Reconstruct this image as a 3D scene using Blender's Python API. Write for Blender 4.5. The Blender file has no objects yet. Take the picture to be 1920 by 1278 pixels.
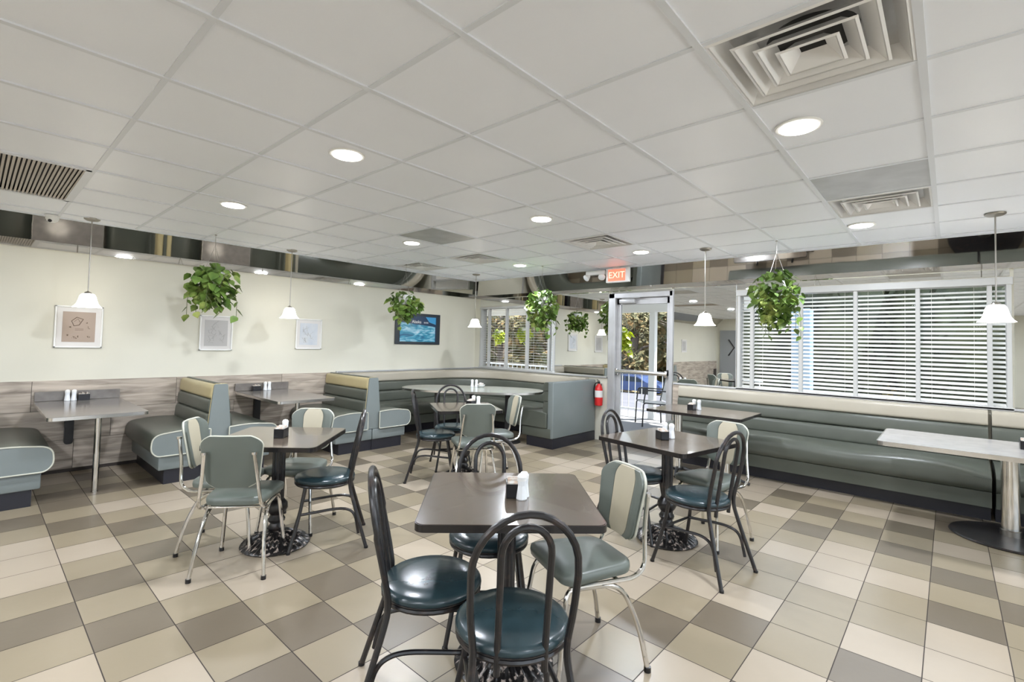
import bpy, bmesh, math, random
from mathutils import Vector, Matrix
random.seed(7)
PI = math.pi
scene = bpy.context.scene
COL = scene.collection

# ------------------------------------------------------------------ camera, world, sun, exposure
YAW, PITCH, ROLL, EYE = .7329, .0364, .0258, 1.431
cam_d = bpy.data.cameras.new('camera'); cam = bpy.data.objects.new('camera', cam_d); COL.objects.link(cam)
cam_d.sensor_width = 36; cam_d.lens = 911.22 / 1920 * 36
cam_d.shift_y = -(639 - 608.66) / 1920
cam_d.clip_start = .02; cam_d.clip_end = 200
_R = Vector((math.sin(YAW), -math.cos(YAW), 0)); _H = Vector((math.cos(YAW), math.sin(YAW), 0)); _Z = Vector((0, 0, 1))
_F = _H * math.cos(PITCH) + _Z * math.sin(PITCH); _U = _Z * math.cos(PITCH) - _H * math.sin(PITCH)
_X = _R * math.cos(ROLL) + _U * math.sin(ROLL); _Y = _U * math.cos(ROLL) - _R * math.sin(ROLL)
cam.matrix_world = Matrix(((_X.x, _Y.x, -_F.x, 0), (_X.y, _Y.y, -_F.y, 0), (_X.z, _Y.z, -_F.z, EYE), (0, 0, 0, 1)))
scene.camera = cam
vs = scene.view_settings
vs.view_transform = 'Standard'; vs.look = 'None'; vs.gamma = 1; vs.use_curve_mapping = False
vs.exposure = 1.04
world = bpy.data.worlds.new('world'); scene.world = world; world.use_nodes = True
_bg = world.node_tree.nodes['Background']; _bg.inputs[0].default_value = (.80, .88, 1, 1); _bg.inputs[1].default_value = 1.9
sun_d = bpy.data.lights.new('sun', 'SUN'); sun_d.energy = 11; sun_d.angle = .02; sun_d.color = (1, .95, .86)
sun = bpy.data.objects.new('sun', sun_d); COL.objects.link(sun)
sun.rotation_euler = Vector((.42, -.30, .86)).to_track_quat('Z', 'Y').to_euler()
DOWNLIGHT_W, PENDANT_W = 17.0, 5.0

# ------------------------------------------------------------------ materials
def mat(name, col, rough=.5, metal=0, spec=.5, coat=0, emit=None, es=0, trans=0):
    m = bpy.data.materials.new(name); m.use_nodes = True
    b = m.node_tree.nodes['Principled BSDF']
    b.inputs['Base Color'].default_value = (*col, 1); b.inputs['Roughness'].default_value = rough
    b.inputs['Metallic'].default_value = metal; b.inputs['Specular IOR Level'].default_value = spec
    b.inputs['Coat Weight'].default_value = coat
    if trans: b.inputs['Transmission Weight'].default_value = trans
    if emit: b.inputs['Emission Color'].default_value = (*emit, 1); b.inputs['Emission Strength'].default_value = es
    return m
def nd(m, t, **kw):
    n = m.node_tree.nodes.new(t)
    for k, v in kw.items(): setattr(n, k, v)
    return n
def noise_mat(name, stops, scale=(1, 1, 1), ns=4, detail=4, rough=.5, metal=0, bump=0, bscale=None, spec=.5, coords='Object', coat=0, dist=0):
    m = mat(name, (.5, .5, .5), rough, metal, spec, coat); nt = m.node_tree; b = nt.nodes['Principled BSDF']
    tc = nd(m, 'ShaderNodeTexCoord'); mp = nd(m, 'ShaderNodeMapping'); mp.inputs['Scale'].default_value = scale
    nz = nd(m, 'ShaderNodeTexNoise'); nz.inputs['Scale'].default_value = ns; nz.inputs['Detail'].default_value = detail
    nz.inputs['Distortion'].default_value = dist
    rp = nd(m, 'ShaderNodeValToRGB'); e = rp.color_ramp.elements
    while len(e) < len(stops): e.new(.5)
    for x, (p, c) in zip(e, stops): x.position = p; x.color = (*c, 1)
    L = nt.links.new
    L(tc.outputs[coords], mp.inputs[0]); L(mp.outputs[0], nz.inputs['Vector']); L(nz.outputs[0], rp.inputs[0]); L(rp.outputs[0], b.inputs['Base Color'])
    if bump:
        n2 = nd(m, 'ShaderNodeTexNoise'); n2.inputs['Scale'].default_value = bscale or ns * 3; L(tc.outputs[coords], n2.inputs['Vector'])
        bp = nd(m, 'ShaderNodeBump'); bp.inputs['Strength'].default_value = bump; bp.inputs['Distance'].default_value = .01
        L(n2.outputs[0], bp.inputs['Height']); L(bp.outputs[0], b.inputs['Normal'])
    return m
M = {}
M['cream'] = noise_mat('cream_wall_paint', [(.3, (.62, .60, .505)), (.7, (.66, .64, .545))], ns=1.2, rough=.55, bump=.03, bscale=60)
M['tile_ceiling'] = noise_mat('ceiling_tile', [(.35, (.87, .90, .965)), (.65, (.895, .925, .985))], ns=1.5, rough=.42, bump=.02, bscale=90)
M['grid_white'] = mat('ceiling_grid_metal', (.74, .77, .82), .45)
M['mirror'] = mat('mirror_glass', (.80, .81, .80), .012, 1)
M['steel_mirror'] = noise_mat('polished_steel', [(.3, (.62, .60, .57)), (.7, (.68, .66, .63))], ns=2, rough=.035, metal=1, bump=.035, bscale=3.5)
M['sage'] = noise_mat('sage_vinyl', [(.3, (.072, .079, .063)), (.7, (.087, .095, .077))], ns=3, rough=.34, bump=.05, bscale=14, coords='Object')
M['sage_cool_lit'] = noise_mat('sage_vinyl_cool_lit', [(.3, (.160, .184, .180)), (.7, (.182, .207, .203))], ns=3, rough=.38, bump=.03, bscale=10)  # the sage vinyl again, with cooler, brighter light painted into its colour
M['cream_vinyl'] = noise_mat('cream_vinyl', [(.3, (.37, .335, .265)), (.7, (.40, .365, .295))], ns=3, rough=.35, bump=.03, bscale=14)
M['gold_vinyl'] = noise_mat('yellow_cream_vinyl', [(.3, (.42, .35, .185)), (.7, (.46, .385, .215))], ns=3, rough=.35, bump=.03, bscale=14)
M['pipe'] = mat('white_piping', (.50, .50, .42), .4)
M['base_dark'] = mat('dark_navy_base', (.014, .014, .020), .4)
M['chrome'] = noise_mat('chrome', [(.3, (.66, .64, .60)), (.7, (.78, .77, .75))], ns=9, rough=.12, metal=1)
M['black_metal'] = noise_mat('worn_black_tube', [(.55, (.012, .011, .012)), (.78, (.05, .032, .026))], ns=30, rough=.3, spec=.6)
M['black'] = mat('black_plastic', (.008, .008, .010), .28)
M['teal'] = noise_mat('dark_teal_vinyl', [(.3, (.016, .032, .038)), (.7, (.025, .047, .054))], ns=8, rough=.25, bump=.04, bscale=50)
M['cast'] = noise_mat('worn_cast_iron', [(.56, (.010, .009, .009)), (.64, (.35, .29, .25))], ns=40, detail=6, rough=.28, bump=.2, bscale=60)
M['walnut'] = noise_mat('dark_walnut_laminate', [(.25, (.072, .053, .036)), (.75, (.098, .074, .054))], scale=(1, 14, 1), ns=5, rough=.20, spec=.8, coat=.25)
M['walnut_edge'] = mat('black_table_edge', (.014, .012, .012), .2)
M['grey_lam'] = noise_mat('grey_laminate', [(.3, (.15, .135, .122)), (.7, (.20, .18, .162))], ns=14, rough=.16, spec=.6)
M['pale_lam'] = noise_mat('pale_grey_laminate', [(.3, (.31, .30, .29)), (.7, (.37, .36, .345))], ns=10, rough=.2, spec=.6)
M['stone_lam'] = noise_mat('pale_green_laminate', [(.3, (.23, .25, .215)), (.7, (.29, .31, .275))], ns=12, rough=.14, spec=.7)
M['edge_metal'] = mat('aluminium_edge', (.72, .70, .68), .22, 1)
M['alu'] = noise_mat('aluminium_frame', [(.3, (.42, .42, .42)), (.7, (.50, .50, .51))], ns=5, rough=.38, metal=.35)
M['white_frame'] = mat('white_window_frame', (.48, .48, .465), .4)
M['slat'] = mat('white_blind_slat', (.80, .785, .74), .4)
M['white'] = mat('white_plastic', (.80, .80, .78), .35)
M['vent'] = mat('white_vent_metal', (.84, .84, .84), .25)
M['vent_dark'] = mat('duct_dark', (.02, .02, .02), .6)
M['grille'] = mat('beige_grille', (.50, .45, .40), .45)
M['panel_metal'] = noise_mat('galvanised_panel', [(.3, (.40, .40, .40)), (.7, (.52, .52, .52))], ns=5, rough=.42, metal=.5)
M['leaf'] = noise_mat('pothos_leaf', [(.35, (.06, .12, .02)), (.55, (.15, .24, .045)), (.72, (.38, .42, .12))], ns=5, rough=.4)
M['leaf_lime'] = noise_mat('lime_leaf', [(.35, (.30, .42, .03)), (.7, (.62, .66, .05))], ns=5, rough=.45)
M['vine'] = mat('vine_stem', (.10, .12, .04), .6)
M['nickel'] = mat('brushed_nickel', (.34, .32, .29), .3, 1)
M['shade'] = mat('frosted_glass_shade', (.9, .88, .82), .35, emit=(1, .93, .80), es=6)
M['disc'] = mat('led_disc', (.9, .9, .9), .4, emit=(1, .97, .92), es=9)
M['red'] = mat('red_paint', (.55, .015, .015), .3)
M['exit_red'] = mat('exit_red_panel', (.6, .06, .03), .4, emit=(1, .20, .12), es=.75)
M['exit_letter'] = mat('exit_letter', (.9, .4, .3), .4, emit=(1, .42, .30), es=1.1)
M['navy'] = mat('navy_frame', (.02, .028, .04), .35)
M['paper_tan'] = mat('tan_print_paper', (.36, .28, .225), .45)
M['paper_grey'] = mat('grey_print_paper', (.46, .45, .44), .45)
M['paper_blue'] = noise_mat('pale_blue_print_paper', [(.3, (.50, .55, .62)), (.7, (.62, .64, .66))], ns=7, rough=.45)
M['ink'] = mat('brown_ink', (.16, .11, .08), .6)
M['ink_pale'] = mat('grey_ink', (.34, .33, .31), .6)
M['mat_board'] = mat('white_mat_board', (.66, .64, .62), .5)
M['river'] = noise_mat('river_photo', [(.30, (.01, .09, .20)), (.46, (.04, .30, .46)), (.58, (.30, .55, .68)), (.75, (.62, .74, .82))], scale=(1.2, 1, 5), ns=3.2, detail=6, rough=.3, dist=1.2)
M['river_sky'] = mat('poster_sky_blue', (.05, .30, .58), .3)
M['river_dark'] = mat('poster_dark_hill', (.01, .035, .09), .3)
M['txt_white'] = mat('white_print', (.8, .8, .8), .4)
M['wood_door'] = mat('grey_door_paint', (.28, .29, .30), .4)
M['packet'] = noise_mat('sugar_packets', [(.45, (.72, .70, .66)), (.7, (.60, .42, .30))], ns=45, rough=.6)
M['glass_jar'] = mat('shaker_glass', (.80, .82, .84), .12, 0, .7)
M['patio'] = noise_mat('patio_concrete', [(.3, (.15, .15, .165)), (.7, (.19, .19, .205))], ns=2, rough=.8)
M['reflector'] = noise_mat('pale_reflector', [(.3, (.68, .68, .70)), (.7, (.76, .76, .78))], ns=2, rough=.8)  # for the added slab that throws sunlight indoors
M['asphalt'] = noise_mat('pale_asphalt', [(.3, (.050, .050, .066)), (.7, (.075, .073, .090))], ns=1, rough=.9)
M['grass'] = noise_mat('dry_leafy_ground', [(.3, (.10, .08, .04)), (.6, (.20, .15, .07)), (.8, (.34, .22, .10))], ns=6, rough=.95)
M['bark'] = noise_mat('bark', [(.3, (.05, .04, .03)), (.7, (.14, .11, .09))], scale=(1, 1, .3), ns=8, rough=.9, bump=.5)
M['tree_leaf'] = noise_mat('dry_tree_leaf', [(.35, (.05, .055, .02)), (.55, (.12, .10, .04)), (.72, (.30, .17, .06))], ns=1.2, rough=.8)
M['hedge_leaf'] = noise_mat('hedge_leaf', [(.35, (.020, .026, .016)), (.7, (.07, .08, .04))], ns=2, rough=.8)
M['blue_paint'] = mat('blue_car_paint', (.035, .06, .15), .25, coat=.4)
M['tyre'] = mat('tyre_rubber', (.01, .01, .01), .8)
M['window_tint'] = mat('tinted_glass', (.02, .03, .04), .08)
M['white_post'] = mat('white_painted_post', (.78, .80, .82), .5)
M['blue_post'] = mat('pale_blue_post', (.22, .32, .46), .5)
M['sling'] = mat('grey_sling_fabric', (.55, .55, .56), .7)

def glass_mat():
    m = bpy.data.materials.new('window_glass'); m.use_nodes = True; nt = m.node_tree; nt.nodes.clear()
    o = nd(m, 'ShaderNodeOutputMaterial'); mx = nd(m, 'ShaderNodeMixShader'); t = nd(m, 'ShaderNodeBsdfTransparent'); g = nd(m, 'ShaderNodeBsdfGlossy')
    t.inputs[0].default_value = (.93, .95, .95, 1); g.inputs[1].default_value = .01
    lw = nd(m, 'ShaderNodeLayerWeight'); lw.inputs[0].default_value = .12
    L = nt.links.new; L(lw.outputs[0], mx.inputs[0]); L(t.outputs[0], mx.inputs[1]); L(g.outputs[0], mx.inputs[2]); L(mx.outputs[0], o.inputs[0])
    return m
M['glass'] = glass_mat()

def wood_plank_mat():
    m = mat('weathered_plank_tile', (.4, .36, .32), .38); nt = m.node_tree; b = nt.nodes['Principled BSDF']; L = nt.links.new
    tc = nd(m, 'ShaderNodeTexCoord'); at = nd(m, 'ShaderNodeAttribute'); at.attribute_name = 'plank'
    sc = nd(m, 'ShaderNodeVectorMath', operation='SCALE'); sc.inputs['Scale'].default_value = 13
    ad = nd(m, 'ShaderNodeVectorMath', operation='ADD'); mp = nd(m, 'ShaderNodeMapping'); mp.inputs['Scale'].default_value = (.9, .9, 9)
    nz = nd(m, 'ShaderNodeTexNoise'); nz.inputs['Scale'].default_value = 2.4; nz.inputs['Detail'].default_value = 7; nz.inputs['Distortion'].default_value = .7
    rp = nd(m, 'ShaderNodeValToRGB'); e = rp.color_ramp.elements; e[0].position = .28; e[0].color = (.20, .165, .13, 1); e[1].position = .72; e[1].color = (.58, .50, .415, 1)
    e2 = e.new(.5); e2.color = (.40, .34, .28, 1)
    L(at.outputs['Color'], sc.inputs[0]); L(tc.outputs['Object'], ad.inputs[0]); L(sc.outputs[0], ad.inputs[1]); L(ad.outputs[0], mp.inputs[0]); L(mp.outputs[0], nz.inputs['Vector'])
    L(nz.outputs[0], rp.inputs[0]); L(rp.outputs[0], b.inputs['Base Color'])
    return m
M['plank'] = wood_plank_mat()
M['grout'] = mat('dark_grout', (.045, .035, .03), .8)
def floor_mat(i, c0, c1):
    return noise_mat('floor_tile_%d' % i, [(.3, c0), (.7, c1)], ns=1.4, detail=5, rough=.30, spec=.5, bump=.02, bscale=30)
FT = [floor_mat(0, (.335, .277, .205), (.375, .315, .240)), floor_mat(1, (.238, .195, .130), (.264, .219, .150)), floor_mat(2, (.130, .104, .072), (.150, .123, .088))]

# ------------------------------------------------------------------ mesh helpers
class MB:
    """collects shapes into one mesh"""
    def __init__(s): s.bm = bmesh.new(); s.mi = 0
    def _f(s, vs_):
        try: f = s.bm.faces.new(vs_); f.material_index = s.mi; return f
        except ValueError: return None
    def box(s, a, b, bev=0, seg=2, mtx=None):
        n0 = len(s.bm.verts)
        vs_ = [s.bm.verts.new((x, y, z)) for x in (a[0], b[0]) for y in (a[1], b[1]) for z in (a[2], b[2])]
        fs = [s._f([vs_[i] for i in q]) for q in ((0, 1, 3, 2), (4, 6, 7, 5), (0, 4, 5, 1), (2, 3, 7, 6), (0, 2, 6, 4), (1, 5, 7, 3))]
        if bev:
            es = list({e for f in fs for e in f.edges})
            bmesh.ops.bevel(s.bm, geom=es, offset=bev, segments=seg, affect='EDGES', profile=.5)
            s.bm.verts.ensure_lookup_table()
        if mtx is not None:
            s.bm.verts.ensure_lookup_table(); s.bm.verts.index_update()
            for v in list(s.bm.verts)[n0:] : v.co = mtx @ v.co
        return s
    def prism(s, pts, axis, a, b, cap=True):
        """extrude 2-D polygon pts along axis ('x','y','z') from a to b"""
        def P(p, t): return {'x': (t, p[0], p[1]), 'y': (p[0], t, p[1]), 'z': (p[0], p[1], t)}[axis]
        A = [s.bm.verts.new(P(p, a)) for p in pts]; B = [s.bm.verts.new(P(p, b)) for p in pts]; n = len(pts)
        for i in range(n): s._f([A[i], A[(i + 1) % n], B[(i + 1) % n], B[i]])
        if cap: s._f(A[::-1]); s._f(B)
        return s
    def lathe(s, prof, c=(0, 0, 0), n=24, flute=0, fn=0):
        rings = []
        for r, z in prof:
            ring = []
            for k in range(n):
                rr = r * (1 - flute * (.5 + .5 * math.cos(fn * 2 * PI * k / n))) if flute else r
                ring.append(s.bm.verts.new((c[0] + rr * math.cos(2 * PI * k / n), c[1] + rr * math.sin(2 * PI * k / n), c[2] + z)))
            rings.append(ring)
        for A, B in zip(rings, rings[1:]):
            for k in range(n): s._f([A[k], A[(k + 1) % n], B[(k + 1) % n], B[k]])
        s._f(rings[0][::-1]); s._f(rings[-1]); return s
    def tube(s, pts, r, n=8, closed=False, cap=True):
        pts = [Vector(p) for p in pts]; N = len(pts); rings = []; up = None
        rad = r if hasattr(r, '__len__') else [r] * N
        for i, p in enumerate(pts):
            if closed: t = pts[(i + 1) % N] - pts[i - 1]
            else: t = pts[min(i + 1, N - 1)] - pts[max(i - 1, 0)]
            t.normalize()
            if up is None:
                up = Vector((0, 0, 1)) if abs(t.z) < .9 else Vector((1, 0, 0))
            u = (up - t * up.dot(t)).normalized(); w = t.cross(u); up = u
            rings.append([s.bm.verts.new(p + (u * math.cos(2 * PI * k / n) + w * math.sin(2 * PI * k / n)) * rad[i]) for k in range(n)])
        prs = list(zip(rings, rings[1:])) + ([(rings[-1], rings[0])] if closed else [])
        for A, B in prs:
            for k in range(n): s._f([A[k], A[(k + 1) % n], B[(k + 1) % n], B[k]])
        if cap and not closed: s._f(rings[0][::-1]); s._f(rings[-1])
        return s
    def grid(s, fn, nu, nv, closed_u=False):
        V = [[s.bm.verts.new(fn(i / nu, j / nv)) for j in range(nv + 1)] for i in range(nu + (0 if closed_u else 1))]
        for i in range(nu):
            A = V[i]; B = V[(i + 1) % len(V)]
            for j in range(nv): s._f([A[j], B[j], B[j + 1], A[j + 1]])
        return V
    def build(s, name, mats, parent=None, loc=(0, 0, 0), smooth=35, recalc=True):
        if recalc: bmesh.ops.recalc_face_normals(s.bm, faces=s.bm.faces)
        me = bpy.data.meshes.new(name); s.bm.to_mesh(me); s.bm.free()
        for m in (mats if isinstance(mats, (list, tuple)) else [mats]): me.materials.append(m)
        if smooth:
            for p in me.polygons: p.use_smooth = True
            try: me.set_sharp_from_angle(angle=math.radians(smooth))
            except Exception: pass
        o = bpy.data.objects.new(name, me); COL.objects.link(o); o.location = loc
        if parent: o.parent = parent
        return o
def smooth_path(pts, r=.04, n=5):
    """round the corners of a polyline"""
    P = [Vector(p) for p in pts]; out = [P[0]]
    for i in range(1, len(P) - 1):
        a, b, c = P[i - 1], P[i], P[i + 1]
        d1 = min(r, (a - b).length * .45); d2 = min(r, (c - b).length * .45)
        s_, e_ = b + (a - b).normalized() * d1, b + (c - b).normalized() * d2
        for k in range(n + 1):
            t = k / n; out.append(s_ * (1 - t) ** 2 + b * 2 * t * (1 - t) + e_ * t * t)
    out.append(P[-1]); return out
def tag(o, label=None, cat=None, group=None, kind=None):
    if label: o['label'] = label
    if cat: o['category'] = cat
    if group: o['group'] = group
    if kind: o['kind'] = kind
    return o
def thing(name, label, cat, loc=(0, 0, 0), rz=0, group=None):
    o = bpy.data.objects.new(name, None); COL.objects.link(o); o.location = loc; o.rotation_euler = (0, 0, rz); o.empty_display_size = .05
    return tag(o, label, cat, group)
def struct(name, mb, m, label=None, **kw): return tag(mb.build(name, m, **kw), label, kind='structure')
def copy_tree(o, parent=None):
    c = o.copy(); COL.objects.link(c)
    if parent: c.parent = parent
    for ch in list(o.children): copy_tree(ch, c)
    return c
def light(name, kind, energy, loc, parent=None, size=.1, color=(.94, 1, 1.10)):
    d = bpy.data.lights.new(name, kind); d.energy = energy; d.color = color
    if kind == 'AREA': d.shape = 'DISK'; d.size = size
    else: d.shadow_soft_size = size
    o = bpy.data.objects.new(name, d); COL.objects.link(o); o.location = loc
    if parent: o.parent = parent
    return o
def text(body, size, name, m, parent, loc, rot, align='CENTER', ext=.0006):
    c = bpy.data.curves.new(name, 'FONT'); c.body = body; c.size = size; c.align_x = align; c.align_y = 'CENTER'; c.extrude = ext
    c.materials.append(m); o = bpy.data.objects.new(name, c); COL.objects.link(o); me = bpy.data.meshes.new_from_object(o); bpy.data.objects.remove(o)
    o = bpy.data.objects.new(name, me); COL.objects.link(o); o.location = loc; o.rotation_euler = rot; o.parent = parent
    return o

# ------------------------------------------------------------------ room shell
CZ = 2.530; WY = 6.70; WX = 6.40; XMIN, YMIN = -6.5, -4.2
G = .6096; gx = lambda i: (1.8428 + i) * G; gy = lambda j: (2.113 - j) * G
# floor: square tiles on a dark grout bed; the tone of each tile is its own
T = .305; FX0, FY0 = .430, 3.757
FLOORMAP = {}
def tone(k, n):
    if (k, n) in FLOORMAP: return FLOORMAP[(k, n)]
    return random.Random(k * 7919 + n * 104729 + 5).choices((0, 1, 2), (.33, .40, .27))[0]
for _n, _row in enumerate(('..2................', '.11................', '122................', '1211......12.......', '2100......01.......', '1210.....0120......', '0121....2121.......', '0012...0121........', '0121..0120.....12..', '121012121.....1012.', '210001210.....000..', '12101212......102..', '01212101.....12....', '.01210.0...........', '..2120.............', '...012...01........', '....1.21000........', '.....21210121110120', '......0120110121210', '.......011100012101', '........20110121201', '.........002121012.', '..........11210....'), -9):
    for _k, _c in enumerate(_row, -1):
        if _c != '.': FLOORMAP[(_k, _n)] = int(_c)
mb = MB(); g = .0022
k0, k1 = math.floor((XMIN - FX0) / T), math.ceil((WX + .1 - FX0) / T)
n0, n1 = math.floor((FY0 - WY - .05) / T), math.ceil((FY0 - YMIN) / T)
for k in range(k0, k1):
    for n in range(n0, n1):
        x0, x1 = max(FX0 + k * T + g, XMIN), min(FX0 + (k + 1) * T - g, WX + .1); y1, y0 = min(FY0 - n * T - g, WY + .05), max(FY0 - (n + 1) * T + g, YMIN)
        if x1 - x0 < .02 or y1 - y0 < .02: continue
        mb.mi = tone(k, n); mb._f([mb.bm.verts.new(p) for p in ((x0, y0, 0), (x1, y0, 0), (x1, y1, 0), (x0, y1, 0))])
mb.mi = 3; mb.box((XMIN, YMIN, -.06), (WX + .15, WY + .15, -.0015))
struct('floor', mb, FT + [M['grout']], 'checked floor of pale, beige and taupe square tiles', smooth=0, recalc=False)

mb = MB(); mb.box((XMIN - .15, YMIN - .15, 2.75), (WX + .15, WY + .15, 2.85)); struct('added_roof_slab', mb, M['grout'], 'added roof slab blocking sky light above the suspended ceiling', smooth=0)  # unseen slab added to keep sky light out of the ceiling void
# ceiling tiles with openings where the vents sit
VENTS = {(1, 1): 'big', (5, 1): 'diff', (5, -3): 'diff', (5, -6): 'diff', (5, -8): 'diff', (-2, -7): 'g', (-2, -6): 'g'}
mb = MB(); ci0, ci1 = -15, 9; cj0, cj1 = -9, 9
for i in range(ci0, ci1):
    for j in range(cj0, cj1 + 1):
        if (i, j) in VENTS or (i, j) in ((4, 1), (3, -5)): continue
        x0, x1 = max(gx(i), XMIN), min(gx(i + 1), 6.16); y0, y1 = max(gy(j + 1), YMIN), min(gy(j), 6.48)
        if x1 - x0 < .01 or y1 - y0 < .01: continue
        mb.box((x0 + .004, y0 + .004, CZ + .004), (x1 - .004, y1 - .004, CZ + .02))
struct('ceiling', mb, M['tile_ceiling'], 'white suspended ceiling of smooth square tiles', smooth=0)
mb = MB(); w = .012
for i in range(ci0, ci1 + 1):
    x = gx(i)
    if XMIN < x < 6.13: mb.box((x - w, YMIN, CZ - .001), (x + w, 6.45, CZ + .012))
for j in range(cj0, cj1 + 2):
    y = gy(j)
    if not YMIN < y < 6.45: continue
    for xa, xb in (((XMIN, gx(-2) - w), (gx(-1) + w, 6.13)) if j == -6 else ((XMIN, 6.13),)): mb.box((xa, y - w * 1.15, CZ - .004), (xb, y + w * 1.15, CZ + .010))
mb.box((XMIN, 6.425, CZ - .006), (6.155, 6.46, CZ + .012)); mb.box((6.115, YMIN, CZ - .006), (6.14, 6.45, CZ + .012))
struct('trim_1', mb, M['grid_white'], 'white metal grid of the suspended ceiling', smooth=0)

mb = MB()
mb.box((XMIN, WY, -.05), (WX + .15, WY + .15, 2.75)); struct('wall_left', mb, M['cream'], 'long cream painted wall with pictures', smooth=0)
mb = MB(); D0, D1 = 2.80, 3.79
for (y0, y1, z0, z1) in ((D1, 4.80, 0, 2.75), (4.80, 6.55, 0, .955), (4.80, 6.55, 2.075, 2.75), (6.55, WY, 0, 2.75), (D0, D1, 2.185, 2.75), (1.965, D0, 0, 2.75),
                         (-.43, 1.965, 0, .93), (-.43, 1.965, 2.12, 2.75), (YMIN, -.43, 0, 2.75)):
    mb.box((WX, y0, z0), (WX + .15, y1, z1))
struct('wall_back', mb, M['cream'], 'back wall with windows and the patio door', smooth=0)
mb = MB()
for (x0, x1, z0, z1) in ((XMIN, -4.0, 0, 2.75), (-4.0, 5.6, 0, .45), (-4.0, 5.6, 2.35, 2.75), (5.6, WX + .15, 0, 2.75), (.6, 1.0, .45, 2.35)):
    mb.box((x0, YMIN - .15, z0), (x1, YMIN, z1))
struct('wall_right', mb, M['cream'], 'wall behind the camera with wide windows', smooth=0)
mb = MB(); mb.box((XMIN - .15, YMIN - .15, -.05), (XMIN, WY + .15, 2.75)); struct('wall_front', mb, M['cream'], 'far end wall of the dining room', smooth=0)

# mirrored band: polished steel cove leaning out to the ceiling, then an upright strip
mb = MB()
mb.prism([(6.445, CZ), (6.665, 2.317), (6.665, 2.239), (6.70, 2.239), (6.70, CZ + .03), (6.445, CZ + .03)], 'x', XMIN, 6.36)
struct('trim_2', mb, M['steel_mirror'], 'polished steel cove band along the left wall', smooth=0)
mb = MB()
mb.prism([(6.128, CZ), (6.353, 2.287), (6.353, 2.232), (6.40, 2.232), (6.40, CZ + .03), (6.128, CZ + .03)], 'y', YMIN, 6.66)
struct('trim_3', mb, M['steel_mirror'], 'polished steel cove band along the back wall', smooth=0)
mb = MB()
for (y0, y1, z0, z1) in ((3.81, 4.79, .965, 2.232), (4.81, 6.56, 2.09, 2.232), (D0 + .02, D1 - .02, 2.20, 2.232), (1.985, 2.785, .925, 2.232), (-.42, 1.975, 2.165, 2.232), (YMIN + .01, -.445, .925, 2.232)):
    mb.box((WX - .008, y0, z0), (WX, y1, z1))
struct('trim_4', mb, M['mirror'], 'mirror panels fitted between the windows and the door', smooth=0)
mb = MB()
for (y0, y1) in ((YMIN, D0 - .02), (D1 + .02, 6.67)):
    mb.box((WX - .03, y0, .925 if y0 < 3 else .935), (WX, y1, .945 if y0 < 3 else .955), .003)
for y in (1.98, 2.79, 4.80): mb.box((WX - .010, y - .003, .96), (WX, y + .003, 2.23))
struct('trim_5', mb, M['alu'], 'thin metal cap strips on the back wall', smooth=0)
mb = MB(); mb.box((3.60, WY - .03, .922), (6.37, WY, .945), .003); struct('trim_6', mb, M['alu'], 'grey metal cap above the corner bench', smooth=0)

# plank wainscot on the left wall
mb = MB(); lay = mb.bm.loops.layers.color.new('plank')
rows = [(.632, .930, .42), (.330, .628, 1.04), (.035, .326, .75)]
for ri, (z0, z1, off) in enumerate(rows):
    k = -6
    while True:
        x0, x1 = max(off + k * 1.2, XMIN), min(off + (k + 1) * 1.2, 3.58)
        k += 1
        if x1 <= XMIN: continue
        if x0 >= 3.58: break
        nf = len(mb.bm.faces); mb.box((x0 + .002, WY - .022, z0), (x1 - .002, WY - .002, z1)); mb.bm.faces.ensure_lookup_table()
        c = (random.random(), random.random(), random.random(), 1)
        for f in list(mb.bm.faces)[nf:]:
            for lp in f.loops: lp[lay] = c
struct('trim_7', mb, M['plank'], 'weathered grey wood-look plank wainscot', smooth=0)
mb = MB(); mb.box((XMIN, WY - .016, 0), (3.58, WY - .0005, .925)); struct('baseboard_left', mb, M['grout'], 'dark base strip behind the wainscot', smooth=0)
mb = MB(); lay = mb.bm.loops.layers.color.new('plank'); mb.box((WX - .022, 2.68, .03), (WX - .002, 2.785, .918))
for f in mb.bm.faces:
    for lp in f.loops: lp[lay] = (.3, .8, .1, 1)
struct('trim_8', mb, M['plank'], 'narrow wood-look strip beside the patio door', smooth=0)

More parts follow.
